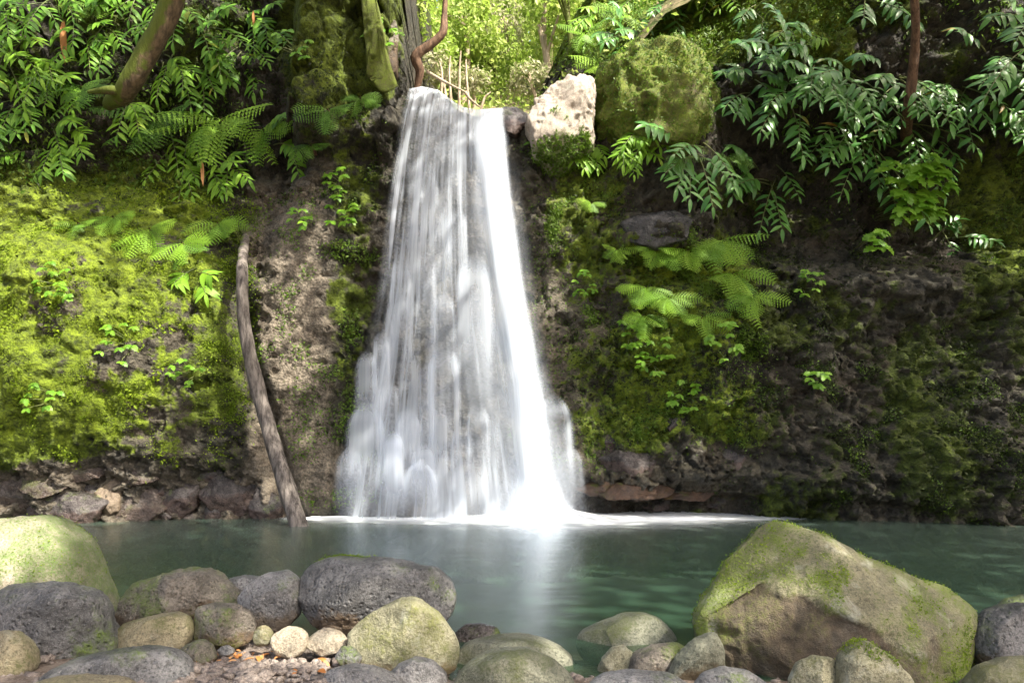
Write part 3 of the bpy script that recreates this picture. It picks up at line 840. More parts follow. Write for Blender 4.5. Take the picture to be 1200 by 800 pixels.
# wet rocks built into the foot of the cliff
FOOT = [(14,586,34,30,'s_wet2'),(52,566,36,22,'s_wet2'),(74,594,32,20,'s_wet'),(106,571,18,17,'s_wet'),(103,598,16,11,'s_wet'),(128,580,17,32,'s_sandy2'),
 (162,558,26,17,'s_wet2'),(166,588,24,20,'s_wet2'),(190,574,16,28,'s_wet'),(214,582,18,26,'s_wet'),(242,560,22,16,'s_wet'),(277,573,25,28,'s_wet'),(286,592,13,14,'s_wet'),
 (256,600,18,13,'s_wet'),(216,607,16,9,'s_wet2'),(150,607,20,9,'s_wet'),(36,609,30,10,'s_wet'),(312,594,17,22,'s_wet'),(190,606,15,8,'s_wet'),(92,550,26,12,'s_wet2'),
 (735,545,34,18,'s_wet'),(704,573,22,9,'s_rust'),(748,575,30,9,'s_rust'),(802,578,38,9,'s_rust'),(792,498,14,10,'s_wet'),(720,520,16,18,'s_wet'),(845,587,28,10,'s_wet'),(772,592,26,8,'s_wet'),(862,535,14,16,'s_wet')]
def crag(px, py, rx, ry, seed):
    r = random.Random(seed * 13 + 5)
    n = r.choice((5, 6, 7))
    a0 = r.uniform(0, 6.28)
    return [(px + rx * math.cos(a) * q, py - ry * math.sin(a) * q) for a, q in ((a0 + 2 * math.pi * (k + r.uniform(-.25, .25)) / n, r.uniform(0.8, 1.15)) for k in range(n))]
for i, (px, py, rx, ry, mat) in enumerate(FOOT):
    pt, nn = hit(px, py)
    kk = random.Random(i * 7 + 1).uniform(0.85, 1.5)
    rx, ry = rx * kk, ry * kk
    if mat == 's_rust': rx *= 1.3
    stone('rock', None, crag(px, py, rx, ry, i), pt.y + 0.17, mat, parent=cliff, seed=120 + i, sub=5, planes=9, boxy=0.55, smooth_w=1.6, rough=0.10, cut=(0.5, 0.82), depth=0.012 * (rx + ry) * 0.45 + 0.10)

# ------------------------------------------------------------------ waterfall
fall = tag(empty('waterfall', (-0.5, 13.9, 0)), 'silky white waterfall dropping over the rock lip into the pool', 'waterfall')
inv = Matrix.Translation(-fall.location)
def uvmap(me, uv):
    lay = me.uv_layers.new(name='UVMap')
    li = np.zeros(len(me.loops), dtype=np.int32)
    me.loops.foreach_get('vertex_index', li)
    lay.data.foreach_set('uv', np.ascontiguousarray(uv[li], dtype=np.float32).ravel())
EL = np.array([(100, 479), (130, 470), (170, 462), (250, 450), (330, 440), (420, 424), (500, 405), (590, 386), (612, 380)], float)
ER = np.array([(100, 590), (130, 591), (230, 600), (330, 613), (420, 640), (520, 672), (590, 692), (612, 698)], float)
JL = np.array([(100, 548), (150, 542), (200, 552), (250, 560), (350, 574), (450, 590), (560, 596), (590, 584), (612, 560)], float)
JR = np.array([(100, 590), (150, 590), (230, 599), (330, 613), (450, 634), (560, 652), (590, 668), (612, 700)], float)
def fall_y(py):
    """depth of the falling sheet at a picture row"""
    return np.interp(py, [95, 105, 130, 300, 612], [14.75, 14.6, 14.32, 13.98, 13.45])
def sheet(name, left, right, nu, nv, front, dens_fn, mat, back=0.0, py0=None, py1=612, bow=0.0, fall_off=None):
    u = np.linspace(0, 1, nu); w = np.linspace(0, 1, nv)
    U, W = np.meshgrid(u, w)
    U, W = U.ravel(), W.ravel()
    pxt = np.interp(100, left[:, 0], left[:, 1]) + U * (np.interp(100, right[:, 0], right[:, 1]) - np.interp(100, left[:, 0], left[:, 1]))
    lip = np.interp(pxt, LIP[:, 0], LIP[:, 1]) - 1.5
    py = lip + W * (py1 - lip)
    l_ = np.interp(py, left[:, 0], left[:, 1]); r_ = np.interp(py, right[:, 0], right[:, 1])
    px = l_ + U * (r_ - l_)
    Yd = fall_y(py) - front - bow * np.sin(np.pi * U)
    q = np.stack([px * 0.03, py * 0.006, np.zeros_like(px)], 1)
    Yd = Yd + 0.10 * fbm(q, 3, 31) * S(0, 0.15, W)
    pos = np.stack([(px - 600) / FPX * Yd, Yd, CAM_Z - (py - HOR) / FPX * Yd], 1)
    if back:   # rows that run back over the lip
        nb = 8
        rows = []
        first = pos[:nu]
        for k in range(nb, 0, -1):
            r0 = first.copy()
            r0[:, 1] += back * k / nb
            r0[:, 2] += 0.05 * math.sin(k / nb * 1.5)
            rows.append(r0)
        pos = np.concatenate(rows + [pos])
        U = np.concatenate([np.tile(u, nb), U]); W = np.concatenate([np.repeat(-np.arange(nb, 0, -1) / nb * back / 8, nu), W])
        px = np.concatenate([np.tile(px[:nu], nb), px]); py = np.concatenate([np.tile(py[:nu], nb), py])
        nv += nb
    me = mesh_np(name, pos - np.array(fall.location), grid_faces(nu, nv))
    uvmap(me, np.stack([U, W * 8], 1) * np.array((1.0, 1.0)))
    float_attr(me, 'dens', dens_fn(U, W, px, py))
    return obj(name, me, M[mat], fall)

def d_veil(U, W, px, py):
    edge = S(0, 0.05 + 0.12 * W, U) * S(1, 0.97 - 0.08 * W, U)
    base = 0.40 + 0.30 * S(0.14, 0.0, W) + 0.14 * S(0.6, 1.0, W)
    q = np.stack([U * 5, W * 3, W * 0], 1)
    base = base + 0.42 * fbm(q, 3, 12)
    base = base + 0.35 * G(U, 0.06 + 0.05 * W, 0.05) + 0.2 * G(U, 0.28, 0.05) * S(0.0, 0.2, W)
    return np.clip(base * edge, 0, 1)
sheet('veil', EL, ER, 120, 160, 0.0, d_veil, 'veil', back=1.2)
def d_veil2(U, W, px, py):
    edge = S(0, 0.2, U) * S(1, 0.8, U)
    q = np.stack([U * 7 + 3, W * 4, W * 0], 1)
    return np.clip((0.10 + 0.5 * fbm(q, 3, 47)) * edge * S(0.05, 0.25, W), 0, 1)
sheet('veil', EL, ER, 100, 120, 0.22, d_veil2, 'veil')
def d_jet(U, W, px, py):
    e = 0.30 + 0.1 * W
    edge = S(0, e + 0.25, U) * S(1, 1 - e, U)
    return np.clip(1.35 * edge * (0.55 + 0.45 * S(0.02, 0.14, W)), 0, 1.3)
sheet('jet', JL + np.array((0, 2.0)), JR + np.array((0, 3.0)), 40, 140, 0.30, d_jet, 'jet', bow=0.12)
sheet('jet', JL + np.array((0, -26.0)), JR + np.array((0, 18.0)), 40, 140, 0.18, lambda U, W, px, py: 0.34 * S(0, 0.45, U) * S(1, 0.55, U) * S(0.08, 0.3, W), 'jet', bow=0.1)

def hood(cx, ytop, w, ybot, front, dens, spread=1.25, rim=0.7, lean=0.0):
    """a bell of water springing from a ledge: rounded top, brighter rim, widening downward"""
    nu, nv = 25, 36
    ybot = min(612, ybot + 50)
    w = w * 1.2
    U, W = np.meshgrid(np.linspace(-1, 1, nu), np.linspace(0, 1, nv))
    U, W = U.ravel(), W.ravel()
    drop = ybot - ytop
    half = w / 2 * np.minimum(1, np.sqrt(np.clip(W * drop / (w * 0.75), 0, 1) * (2 - np.clip(W * drop / (w * 0.75), 0, 1)))) * (1 + (spread - 1) * W)
    py = ytop + W * drop + (w * 0.12) * U ** 2 * S(0.3, 0, W)
    px = cx + U * half + lean * W
    Yd = fall_y(py) - front - 0.16 * np.sqrt(np.clip(W, 0, 1)) - 0.06 * (1 - U ** 2)
    pos = np.stack([(px - 600) / FPX * Yd, Yd, CAM_Z - (py - HOR) / FPX * Yd], 1)
    me = mesh_np('strand', pos - np.array(fall.location), grid_faces(nu, nv))
    uvmap(me, np.stack([U * 0.5 + cx * 0.137, W * drop / 90], 1))
    aU = np.abs(U)
    body = S(1.0, 0.25, aU)
    r = rim * (0.95 * np.exp(-((aU - 0.62) / 0.18) ** 2) + 0.8 * S(0.22, 0.04, W) * body) + (1 - rim) * body
    d = 0.72 * dens * r * S(1.0, 0.3, W) * S(0.0, 0.18, W) * S(1.0, 0.6, aU)
    float_attr(me, 'dens', np.clip(d, 0, 1.2))
    return obj('strand', me, M['strand'], fall)
for a in [(556, 292, 44, 470, 0.22, 0.9, 1.2, 0.5), (520, 398, 40, 560, 0.22, 0.9, 1.15, 0.8), (430, 466, 44, 604, 0.2, 0.9, 1.5, 0.45), (462, 500, 22, 612, 0.34, 1.2, 1.6, 0.1), (430, 408, 26, 470, 0.15, 0.7, 1.4, 0.3),
          (447, 385, 22, 470, 0.15, 0.8, 1.2, 0.6), (496, 516, 30, 606, 0.3, 0.85, 1.3, 0.5), (479, 474, 30, 600, 0.28, 0.8, 1.3, 0.5), (649, 458, 40, 604, 0.16, 0.8, 1.6, 0.7),
          (492, 536, 44, 610, 0.36, 0.9, 1.2, 0.7), (520, 340, 30, 430, 0.15, 0.6, 1.2, 0.7), (470, 296, 26, 420, 0.12, 0.7, 1.2, 0.6),
          (500, 290, 22, 400, 0.12, 0.55, 1.2, 0.6), (535, 240, 26, 330, 0.15, 0.6, 1.2, 0.7), (505, 205, 22, 300, 0.12, 0.5, 1.2, 0.6), (487, 180, 20, 300, 0.12, 0.5, 1.1, 0.5),
          (515, 110, 60, 200, 0.08, 0.45, 1.1, 0.4), (560, 470, 30, 600, 0.18, 0.6, 1.2, 0.6), (540, 495, 26, 606, 0.24, 0.6, 1.2, 0.6), (516, 470, 20, 600, 0.26, 0.7, 1.1, 0.3),
          (455, 440, 26, 560, 0.2, 0.7, 1.2, 0.6), (410, 520, 30, 606, 0.14, 0.6, 1.5, 0.3), (668, 520, 30, 606, 0.14, 0.4, 1.5, 0.5), (575, 132, 40, 230, 0.12, 0.9, 1.2, 0.2), (500, 420, 20, 520, 0.2, 0.6, 1.1, 0.6)]:
    hood(*a)

# fine spray drifting at the foot of the fall
tm = NT('spray_mist')
tco = tm.n('TexCoord')
ln = tm.n('VectorMath', operation='LENGTH')
tm.l(tco.outputs['Object'], ln.inputs[0])
dens = tm.math('MULTIPLY', tm.ramp(ln.outputs['Value'], 1.0, 0.15), 0.5)
pv = tm.n('VolumePrincipled')
pv.inputs['Color'].default_value = (0.95, 0.97, 1, 1)
tm.l(dens, pv.inputs['Density'])
tm.l(pv.outputs[0], tm.out.inputs['Volume'])
vv_, ff_ = ico(3)
mist = obj('mist', mesh_np('mist', vv_, ff_), tm.m, fall)
mist.scale = (2.7, 0.55, 1.25)
mist.location = (-0.1, -0.35, 0.1)

# ------------------------------------------------------------------ scattered leaf cover
def leaf_cloud(pos, nrm, size, tint, rng, spread=0.8, aspect=0.55, droop=0.0):
    """rhombic leaflets at pos, facing roughly along nrm; returns verts, faces, tint per vertex"""
    n = len(pos)
    nn = nrm + spread * rng.normal(size=(n, 3))
    nn /= np.linalg.norm(nn, axis=1, keepdims=True) + 1e-9
    ax = rng.normal(size=(n, 3)); ax[:, 2] -= droop
    ax -= (ax * nn).sum(1, keepdims=True) * nn
    ax /= np.linalg.norm(ax, axis=1, keepdims=True) + 1e-9
    bx = np.cross(nn, ax)
    s = size[:, None]
    v = np.stack([pos, pos + s * (0.45 * ax + aspect * 0.5 * bx + 0.06 * nn), pos + s * ax - 0.05 * s * nn, pos + s * (0.45 * ax - aspect * 0.5 * bx + 0.06 * nn)], 1)
    f = np.arange(4 * n).reshape(n, 4)
    return v.reshape(-1, 3), f, np.repeat(tint, 4)

def cloud_obj(name, parts, mat, parent=None):
    vs_, fs_, ts_ = [], [], []
    off = 0
    for v, f, t in parts:
        vs_.append(v); fs_.append(f + off); ts_.append(t); off += len(v)
    me = mesh_np(name, np.concatenate(vs_), np.concatenate(fs_), smooth=False)
    float_attr(me, 'tint', np.clip(np.concatenate(ts_), 0, 1))
    return obj(name, me, M[mat], parent)

vis = (CPX > -120) & (CPX < 1320) & (CPY > -80) & (CPY < 620) & (CV[:, 2] > 0.02)
def scatter(weight, n, smin, smax, seed, lift=0.03, tintf=None, spread=0.8, **kw):
    rng = np.random.default_rng(seed)
    w = np.where(vis, np.clip(weight, 0, None), 0)
    w = w / w.sum()
    idx = rng.choice(len(w), n, p=w)
    pos = CV[idx] + rng.normal(size=(n, 3)) * 0.03 + CN[idx] * (rng.random((n, 1)) * lift)
    size = smin + (smax - smin) * rng.random(n) ** 2
    tint = (tintf[idx] if tintf is not None else 0.5) + rng.normal(size=n) * 0.2
    return leaf_cloud(pos, CN[idx] + np.array((0, -0.2, 0.35)), size, tint, rng, spread, **kw)

cl = fbm(p3 * 2.6 + 5, 3, 91)
cl2 = fbm(p3 * 1.3 + 9, 3, 93)
clump = S(-0.1, 0.45, cl) + 0.15
o = cloud_obj('moss_cover', [scatter(left_moss * S(-0.15, 0.25, cl + 0.5 * cl2) * S(0.1, 0.6, moss), 50000, 0.012, 0.036, 1, 0.035, 0.5 + 0.75 * cl2 + 0.3 * cl), scatter(left_moss * S(0.1, 0.35, cl - 0.3 * cl2), 4000, 0.04, 0.10, 11, 0.10, 0.55 + 0.5 * cl), scatter(left_low * clump, 9000, 0.025, 0.06, 2, 0.05, 0.35 + 0.4 * cl2)], 'moss_leaf')
tag(o, 'bright yellow green moss and tiny leaves on the sunlit wall', 'moss', kind='stuff')
patch = S(0.05, 0.4, cl)
o = cloud_obj('creeping_cover', [scatter((0.7 * r1 + 1.0 * r2) * (patch * S(-0.1, 0.3, cl2) + 0.05), 30000, 0.02, 0.065, 3, 0.06, 0.5 + 0.5 * cl2), scatter((leftfall + 0.3 * greyslab) * patch, 6000, 0.03, 0.08, 4, 0.05, 0.55 + 0.4 * cl2),
      scatter(topr * (patch + 0.3), 16000, 0.04, 0.11, 5, 0.1, 0.65 + 0.4 * cl2), scatter((0.6 * r4 + 0.5 * r3 * S(0.2, 0.45, cl)) * patch, 11000, 0.02, 0.06, 6, 0.06, 0.5 + 0.5 * cl2)], 'creeper_leaf')
tag(o, 'small creeping leaves spreading over the rock wall', 'creeper', kind='stuff')
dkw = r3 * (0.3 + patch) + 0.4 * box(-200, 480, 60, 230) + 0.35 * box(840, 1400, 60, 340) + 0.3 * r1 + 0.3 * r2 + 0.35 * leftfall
fillw = box(-200, 300, -60, 215, 15, 20) * S(-0.25, 0.3, cl2) + 0.8 * box(780, 1400, -60, 60, 20, 20) * S(-0.3, 0.3, cl2) + 0.35 * box(860, 1300, 60, 250, 20, 20) * S(0.0, 0.4, cl2)
o = cloud_obj('wall_foliage', [scatter(fillw, 11000, 0.05, 0.15, 17, 0.2, 0.35 + 0.5 * cl, droop=0.9, aspect=0.5)], 'creeper_leaf')
tag(o, 'small shaded leaves filling the wall between the larger plants', 'foliage', kind='stuff')
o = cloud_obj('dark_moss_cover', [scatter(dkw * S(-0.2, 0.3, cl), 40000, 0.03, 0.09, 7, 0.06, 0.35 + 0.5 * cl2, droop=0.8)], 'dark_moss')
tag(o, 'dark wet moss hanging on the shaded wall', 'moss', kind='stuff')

for o_, dr_, tf_, sd_ in MOSS_TUFTS:
    tufts(o_, *dr_, *tf_[:3], sd_, *tf_[3:])
# ------------------------------------------------------------------ plants
def leaf_blade(name, n=7, width=0.24, fold=0.25, curl=0.35, lobes=0):
    """a blade of length 1 along +Y, face +Z"""
    vs_, f = [], []
    for i in range(n + 1):
        t = i / n
        w = width * (math.sin(math.pi * min(1, t * 0.93 + 0.05)) ** 0.75) * (1 - 0.25 * t)
        if i == n: w = 0.004
        if lobes and 0 < i < n: w *= 1.0 + 0.45 * (1 if i % 2 else -0.6)
        zc = -curl * t * t
        vs_ += [(-w / 2 * 1.0, t, zc + fold * w * 0.5), (0, t, zc), (w / 2, t, zc + fold * w * 0.5)]
    for i in range(n):
        a = i * 3
        f += [(a, a + 1, a + 4, a + 3), (a + 1, a + 2, a + 5, a + 4)]
    return mesh_np(name, np.array(vs_), np.array(f))

def frond_mesh(name, pairs=15, droop=0.5, seed=0, wid=0.30, bend=0.4):
    """a twice divided fern frond of length 1 along +Y, bending sideways towards +X and sagging a little"""
    rr = random.Random(seed)
    vs_, f = [], []
    def add(quad):
        b = len(vs_); vs_.extend(quad); f.append((b, b + 1, b + 2, b + 3))
    def ray(t):
        return Vector((bend * t * t * 0.6, t * (1 - 0.25 * abs(bend) * t), 0.18 * t - droop * t * t * 0.4))
    for i in range(10):
        a, b = ray(i / 10), ray((i + 1) / 10)
        w = 0.008 * (1 - i / 12)
        add([a + Vector((-w, 0, 0)), a + Vector((w, 0, 0)), b + Vector((w * .8, 0, 0)), b + Vector((-w * .8, 0, 0))])
    for i in range(pairs):
        t = 0.12 + 0.88 * (i / pairs)
        L = wid * (math.sin(math.pi * (0.22 + 0.74 * (i / pairs))) ** 0.9) * rr.uniform(0.88, 1.08)
        b0 = ray(t)
        for sgn in (-1, 1):
            ca, sa = math.cos(-bend * 1.1 * t), math.sin(-bend * 1.1 * t)
            rot = lambda w: Vector((w[0] * ca - w[1] * sa, w[0] * sa + w[1] * ca, w[2]))
            dirn = rot((sgn * 0.92, 0.42, -0.12 - 0.12 * rr.random())).normalized()
            fw = rot((-sgn * 0.35, 0.93, 0)).normalized()
            # one toothed pinna: tapering blade cut into lobes
            k = 4
            wd0 = 0.88 / pairs * 0.46
            for j in range(k):
                q0 = b0 + dirn * (L * j / k) + Vector((0, 0, -0.10 * L * (j / k) ** 2))
                q1 = b0 + dirn * (L * (j + 0.85) / k) + Vector((0, 0, -0.10 * L * ((j + 1) / k) ** 2))
                wd = wd0 * (1 - 0.8 * (j / k) ** 1.5)
                up = Vector((0, 0, 0.25 * wd))
                add([q0 - fw * wd * 0.12, q0 + fw * wd * 0.7 + dirn * wd * 0.3 + up, q1 + fw * wd * 0.3 + up * 0.5, q1])
                add([q0, q1, q1 - fw * wd * 0.3 + up * 0.5, q0 - fw * wd * 0.7 + dirn * wd * 0.3 + up])
    return mesh_np(name, np.array([tuple(v) for v in vs_]), np.array(f), smooth=False)

BLADES = {}
for mk in ('ginger', 'ginger_bright', 'ginger_gloss'):
    BLADES[mk] = []
    for k, (w, fo, cu) in enumerate([(0.34, 0.3, 0.25), (0.38, 0.2, 0.4), (0.32, 0.4, 0.15), (0.36, 0.1, 0.55)]):
        me = leaf_blade('ginger_leaf', 7, w, fo, cu)
        me.materials.append(M[mk])
        BLADES[mk].append(me)
HERB = []
for w, cu in ((0.62, 0.2), (0.7, 0.4), (0.55, 0.3)):
    me = leaf_blade('herb_leaf', 9, w, 0.15, cu, lobes=1); me.materials.append(M['herb']); HERB.append(me)
FRONDS = {}
for mk in ('fern', 'fern_dark'):
    FRONDS[mk] = []
    for k in range(4):
        me = frond_mesh('fern_frond', 11, (0.1, 0.25, 0.15, 0.3)[k], k, (0.24, 0.21, 0.26, 0.22)[k], (0.35, 0.7, -0.35, -0.7)[k])
        me.materials.append(M[mk]); FRONDS[mk].append(me)

def basis(axis, normal, scale, loc):
    a = axis.normalized()
    n = (normal - normal.dot(a) * a)
    n = n.normalized() if n.length > 1e-6 else Vector((0, 0, 1))
    b = a.cross(n)
    m = Matrix((b, a, n)).transposed().to_4x4()
    return Matrix.Translation(loc) @ m @ Matrix.Scale(scale, 4)

def ginger(px, py, ang, L, n, label, mk='ginger', spread=35, ls=0.40, out=0.75, droop=0.5, group='ginger plants', lift=0.0, nleaf=(8, 11), seed=None):
    rr = random.Random(seed if seed is not None else int(px * 31 + py * 7))
    p0, nn = hit(px, py)
    p0 = p0 + Vector((0, 0.05, lift))
    root = tag(empty('ginger_plant', p0), label, 'plant', group)
    n = int(n * 1.65 + 0.5)
    spread = spread * 1.7
    ls = ls * 0.84
    droop = droop * 0.8
    for k in range(n):
        j0 = Vector((rr.uniform(-1, 1), rr.uniform(-0.1, 0.1), rr.uniform(-0.8, 0.8))) * 0.28 * min(1, L)
        a = math.radians(ang + (0 if n == 1 else (k / (n - 1) - 0.5) * 2 * spread) + rr.uniform(-8, 8))
        d0 = Vector((math.cos(a), -out * rr.uniform(0.7, 1.3), math.sin(a) + 0.25)).normalized()
        LL = L * rr.uniform(0.75, 1.15)
        dr = droop * rr.uniform(0.7, 1.25)
        pts = [j0 + d0 * (LL * t) + Vector((0, 0, -dr * LL * t * t)) for t in (i / 9 for i in range(10))]
        tv, tf = tube(pts, [0.014 * (1 - 0.6 * i / 9) for i in range(10)], 5)
        st = obj('stalk', mesh_np('stalk', tv, tf), M['stalk'], root)
        m = rr.randint(*nleaf)
        for j in range(m + 1):
            t = 0.40 + 0.60 * (j / m) ** 0.85
            i = min(int(t * 9), 8)
            q = pts[i].lerp(pts[i + 1], t * 9 - i)
            T = (pts[i + 1] - pts[i]).normalized()
            side = T.cross(Vector((0, -0.8, 0.6))).normalized()
            s2 = 1 if j % 2 else -1
            N = Vector((rr.uniform(-.25, .25), -0.8 + rr.uniform(-.2, .2), 0.65))
            if j == m:
                A = T + Vector((0, 0, -0.2))
            else:
                A = T * rr.uniform(0.35, 0.7) + side * s2 * rr.uniform(0.75, 1.05) + Vector((0, -0.05, -0.12 + rr.uniform(-.2, .15)))
            sc = ls * rr.uniform(0.6, 1.15) * (0.72 + 0.28 * math.sin(math.pi * min(1, t)))
            lf = bpy.data.objects.new('leaf', rr.choice(BLADES[mk]))
            COL.objects.link(lf)
            lf.parent = st
            lf.matrix_basis = basis(A, N, sc, q)
    return root

def fern(px, py, L, n, label, mk='fern', fan=(-170, -10), out=0.8, group='ferns on the wall', lift=0.0):
    rr = random.Random(int(px * 17 + py * 3))
    p0, nn = hit(px, py)
    p0 = p0 + Vector((0, -0.22, lift))
    L = L * 1.3
    n = n + 2
    root = tag(empty('fern', p0), label, 'fern', group)
    tv, tf = tube([Vector((0, 0.42, -0.05)), Vector((0, 0.15, -0.01)), Vector((0, -0.02, 0.01))], [0.05, 0.04, 0.015], 6)
    obj('stock', mesh_np('stock', tv, tf), M['bark_brown'], root)
    for k in range(n):
        a = math.radians(fan[0] + (fan[1] - fan[0]) * (k + 0.5) / n + rr.uniform(-12, 12))
        A = Vector((math.cos(a), -out * rr.uniform(0.25, 0.6), 0.85 * math.sin(a) + 0.3))
        N = Vector((rr.uniform(-.7, .7), -0.9, rr.uniform(0.2, 0.9)))
        fr = bpy.data.objects.new('frond', FRONDS[mk][rr.choice((0, 1)) if math.cos(a) > 0 else rr.choice((2, 3))])
        COL.objects.link(fr)
        fr.parent = root
        fr.matrix_basis = basis(A, N, L * rr.uniform(0.75, 1.15), Vector((0, 0, 0)))
    return root

def herb(px, py, R, n, label, group='leafy herbs on the wall', ls=0.2, reach=0.0):
    rr = random.Random(int(px * 11 + py * 5))
    p0, nn = hit(px, py)
    root = tag(empty('leafy_herb', p0), label, 'plant', group)
    for k in range(n):
        a = rr.uniform(0, 2 * math.pi)
        r = R * math.sqrt(rr.random())
        q = Vector((r * math.cos(a), -rr.uniform(0.12, 0.4) - reach, r * math.sin(a)))
        tv, tf = tube([Vector((q.x * 0.3, 0.02, q.z * 0.5)), Vector((q.x * 0.7, q.y * 0.7, q.z * 0.8)), q], [0.008, 0.006, 0.004], 4)
        st = obj('stem', mesh_np('stem', tv, tf), M['stalk'], root)
        for j in range(3):
            A = Vector((math.cos(a) * 0.7 + (j - 1) * 0.9, -0.4, -0.35 + rr.uniform(-.3, .3)))
            lf = bpy.data.objects.new('leaf', rr.choice(HERB))
            COL.objects.link(lf); lf.parent = st
            lf.matrix_basis = basis(A, Vector((rr.uniform(-.3, .3), -0.7, 0.7)), ls * rr.uniform(0.7, 1.2), q)
    return root

B, D, GL = 'ginger_bright', 'ginger', 'ginger_gloss'
GL_L, GL_R, GL_T = 'ginger plants on the wall left of the fall', 'ginger plants on the wall right of the fall', 'ginger plants on the cliff top'
for a in [
 (10, 5, -55, 1.0, 4, 'ginger plant with dark leaves in the top corner of the frame', D),
 (52, -5, -88, 0.9, 2, 'single drooping ginger shoot hanging beside the top corner plant', D),
 (85, 5, -15, 1.25, 3, 'ginger arching towards the mossy leaning trunk, highest on the wall', D),
 (112, 35, -55, 0.9, 4, 'ginger cluster between the dry hanging leaf and the leaning trunk', D),
 (162, -2, -125, 0.7, 3, 'small ginger behind the top of the leaning trunk', D),
 (8, 72, -20, 1.1, 5, 'brightest sunlit ginger clump at the frame edge', B),
 (48, 72, -25, 1.0, 4, 'sunlit ginger clump beside the brightest one', B),
 (70, 95, -30, 0.8, 3, 'small ginger shoot above the hanging fern fronds', B),
 (28, 108, -85, 0.9, 3, 'ginger with grey green drooping leaves under the sunlit clumps', D),
 (5, 140, -65, 0.9, 4, 'ginger at the frame edge below the drooping one', D),
 (62, 160, -30, 0.8, 4, 'ginger with a rounded fan of leaves below the fern fronds', B),
 (58, 182, -100, 0.8, 2, 'lowest hanging ginger shoot above the bright moss', D),
 (205, 15, -80, 0.7, 3, 'ginger tucked close beside the leaning trunk, upper side', D),
 (232, 40, -10, 1.1, 4, 'ginger in the middle of the upper wall under the brown hollow', D),
 (290, 32, -20, 1.0, 4, 'ginger reaching towards the mossy rock buttress', D),
 (285, 58, -75, 0.8, 4, 'ginger with narrow drooping leaves beside the black hollow', D),
 (225, 82, -20, 1.2, 5, 'ginger spreading right of the bright twiggy one', D),
 (196, 66, -60, 0.9, 4, 'bright twiggy ginger at the foot of the leaning trunk', B),
 (150, 120, -30, 0.7, 3, 'small ginger shoot under the foot of the leaning trunk', B),
 (205, 160, -45, 1.1, 4, 'ginger below the big ferns with pale shining leaves', B),
 (222, 188, -60, 1.0, 4, 'lower ginger hanging over the grey rock face', B),
 (262, 198, -18, 0.9, 3, 'ginger shoot reaching out over the grey rock face', B),
 (322, 165, -8, 0.8, 3, 'ginger sprig alone on the dark rock nearest the fall', D),
 (232, 312, -60, 0.55, 2, 'small ginger sprig beside the top of the dead log', B),
]:
    ginger(*a[:6], mk=a[6], group=GL_L, ls=0.36)
for a in [
 (1025, -8, -120, 0.9, 3, 'ginger hanging from the top edge beside the brown stem', GL),
 (940, 72, -165, 1.0, 4, 'upper ginger spray pointing at the huge mossy boulder', GL),
 (965, 85, -125, 1.0, 5, 'dense glossy ginger in the middle of the dark hollow', GL),
 (1005, 92, -115, 1.0, 5, 'dense glossy ginger left of the brown stem', GL),
 (1050, 95, -105, 1.0, 5, 'dense glossy ginger in front of the brown stem', GL),
 (925, 108, -160, 1.1, 4, 'ginger spray stretched towards the wet rock slab', GL),
 (812, 178, -115, 0.9, 5, 'ginger clump right above the wet rock slab', GL),
 (895, 205, -150, 1.0, 5, 'ginger drooping over the ferns beside the wet rock slab', GL),
 (995, 150, -150, 1.7, 4, 'long arching ginger with yellow stalks, lowest of the hollow', GL),
 (1020, 165, -135, 1.4, 4, 'ginger between the long arching one and the pale bright herb', GL),
 (1065, 145, -110, 1.1, 5, 'ginger hanging above the pale bright herb', GL),
 (1235, 45, 185, 2.2, 5, 'big ginger branch reaching in from the frame edge, uppermost', GL),
 (1240, 95, 178, 1.6, 4, 'ginger branch below the big one at the frame edge', GL),
 (1165, 75, -120, 1.2, 4, 'ginger with large leaves hanging under the big branch', GL),
 (875, 100, -150, 0.9, 4, 'ginger sprays just right of the huge mossy boulder', GL),
 (1120, 110, -100, 1.0, 4, 'ginger hanging right of the brown stem', GL),
 (1200, 130, -120, 0.9, 4, 'ginger at the frame edge under the two branches', GL),
 (1100, 275, -10, 0.7, 2, 'small ginger sprig alone on the dark wall', GL),
 (1235, 292, -165, 0.9, 2, 'lowest ginger sprig at the frame edge on the dark wall', GL),
]:
    ginger(*a[:3], a[3] * 1.2, *a[4:6], mk=a[6], group=GL_R, ls=0.42, out=0.8, droop=0.42, spread=42)
for a in [
 (700, 20, -120, 0.9, 4, 'ginger on the slope above the bleached boulder', B),
 (760, -10, -100, 0.9, 5, 'ginger at the top edge between the ferns and the yellow green mass', B),
 (850, -8, -105, 1.1, 5, 'yellow green ginger mass on the cliff top above the mossy boulder', B),
 (895, 8, -75, 0.8, 4, 'ginger with shining leaves beside the yellow green mass', GL),
 (925, 32, -85, 0.6, 4, 'small bright star shaped ginger under the shining one', B),
 (790, 5, -150, 1.1, 5, 'ginger on the slope behind the huge mossy boulder', GL),
 (745, 40, -165, 0.9, 4, 'low ginger spray just behind the huge mossy boulder', GL),
 (728, 160, -60, 0.7, 4, 'ginger on the wall under the bleached boulder', B),
 (698, 168, -120, 0.5, 3, 'small pale ginger between the bleached boulder and the wall', B),
 (770, 150, -85, 0.6, 3, 'ginger growing from the front of the huge mossy boulder', B),
]:
    ginger(*a[:6], mk=a[6], group=GL_T, ls=0.34)

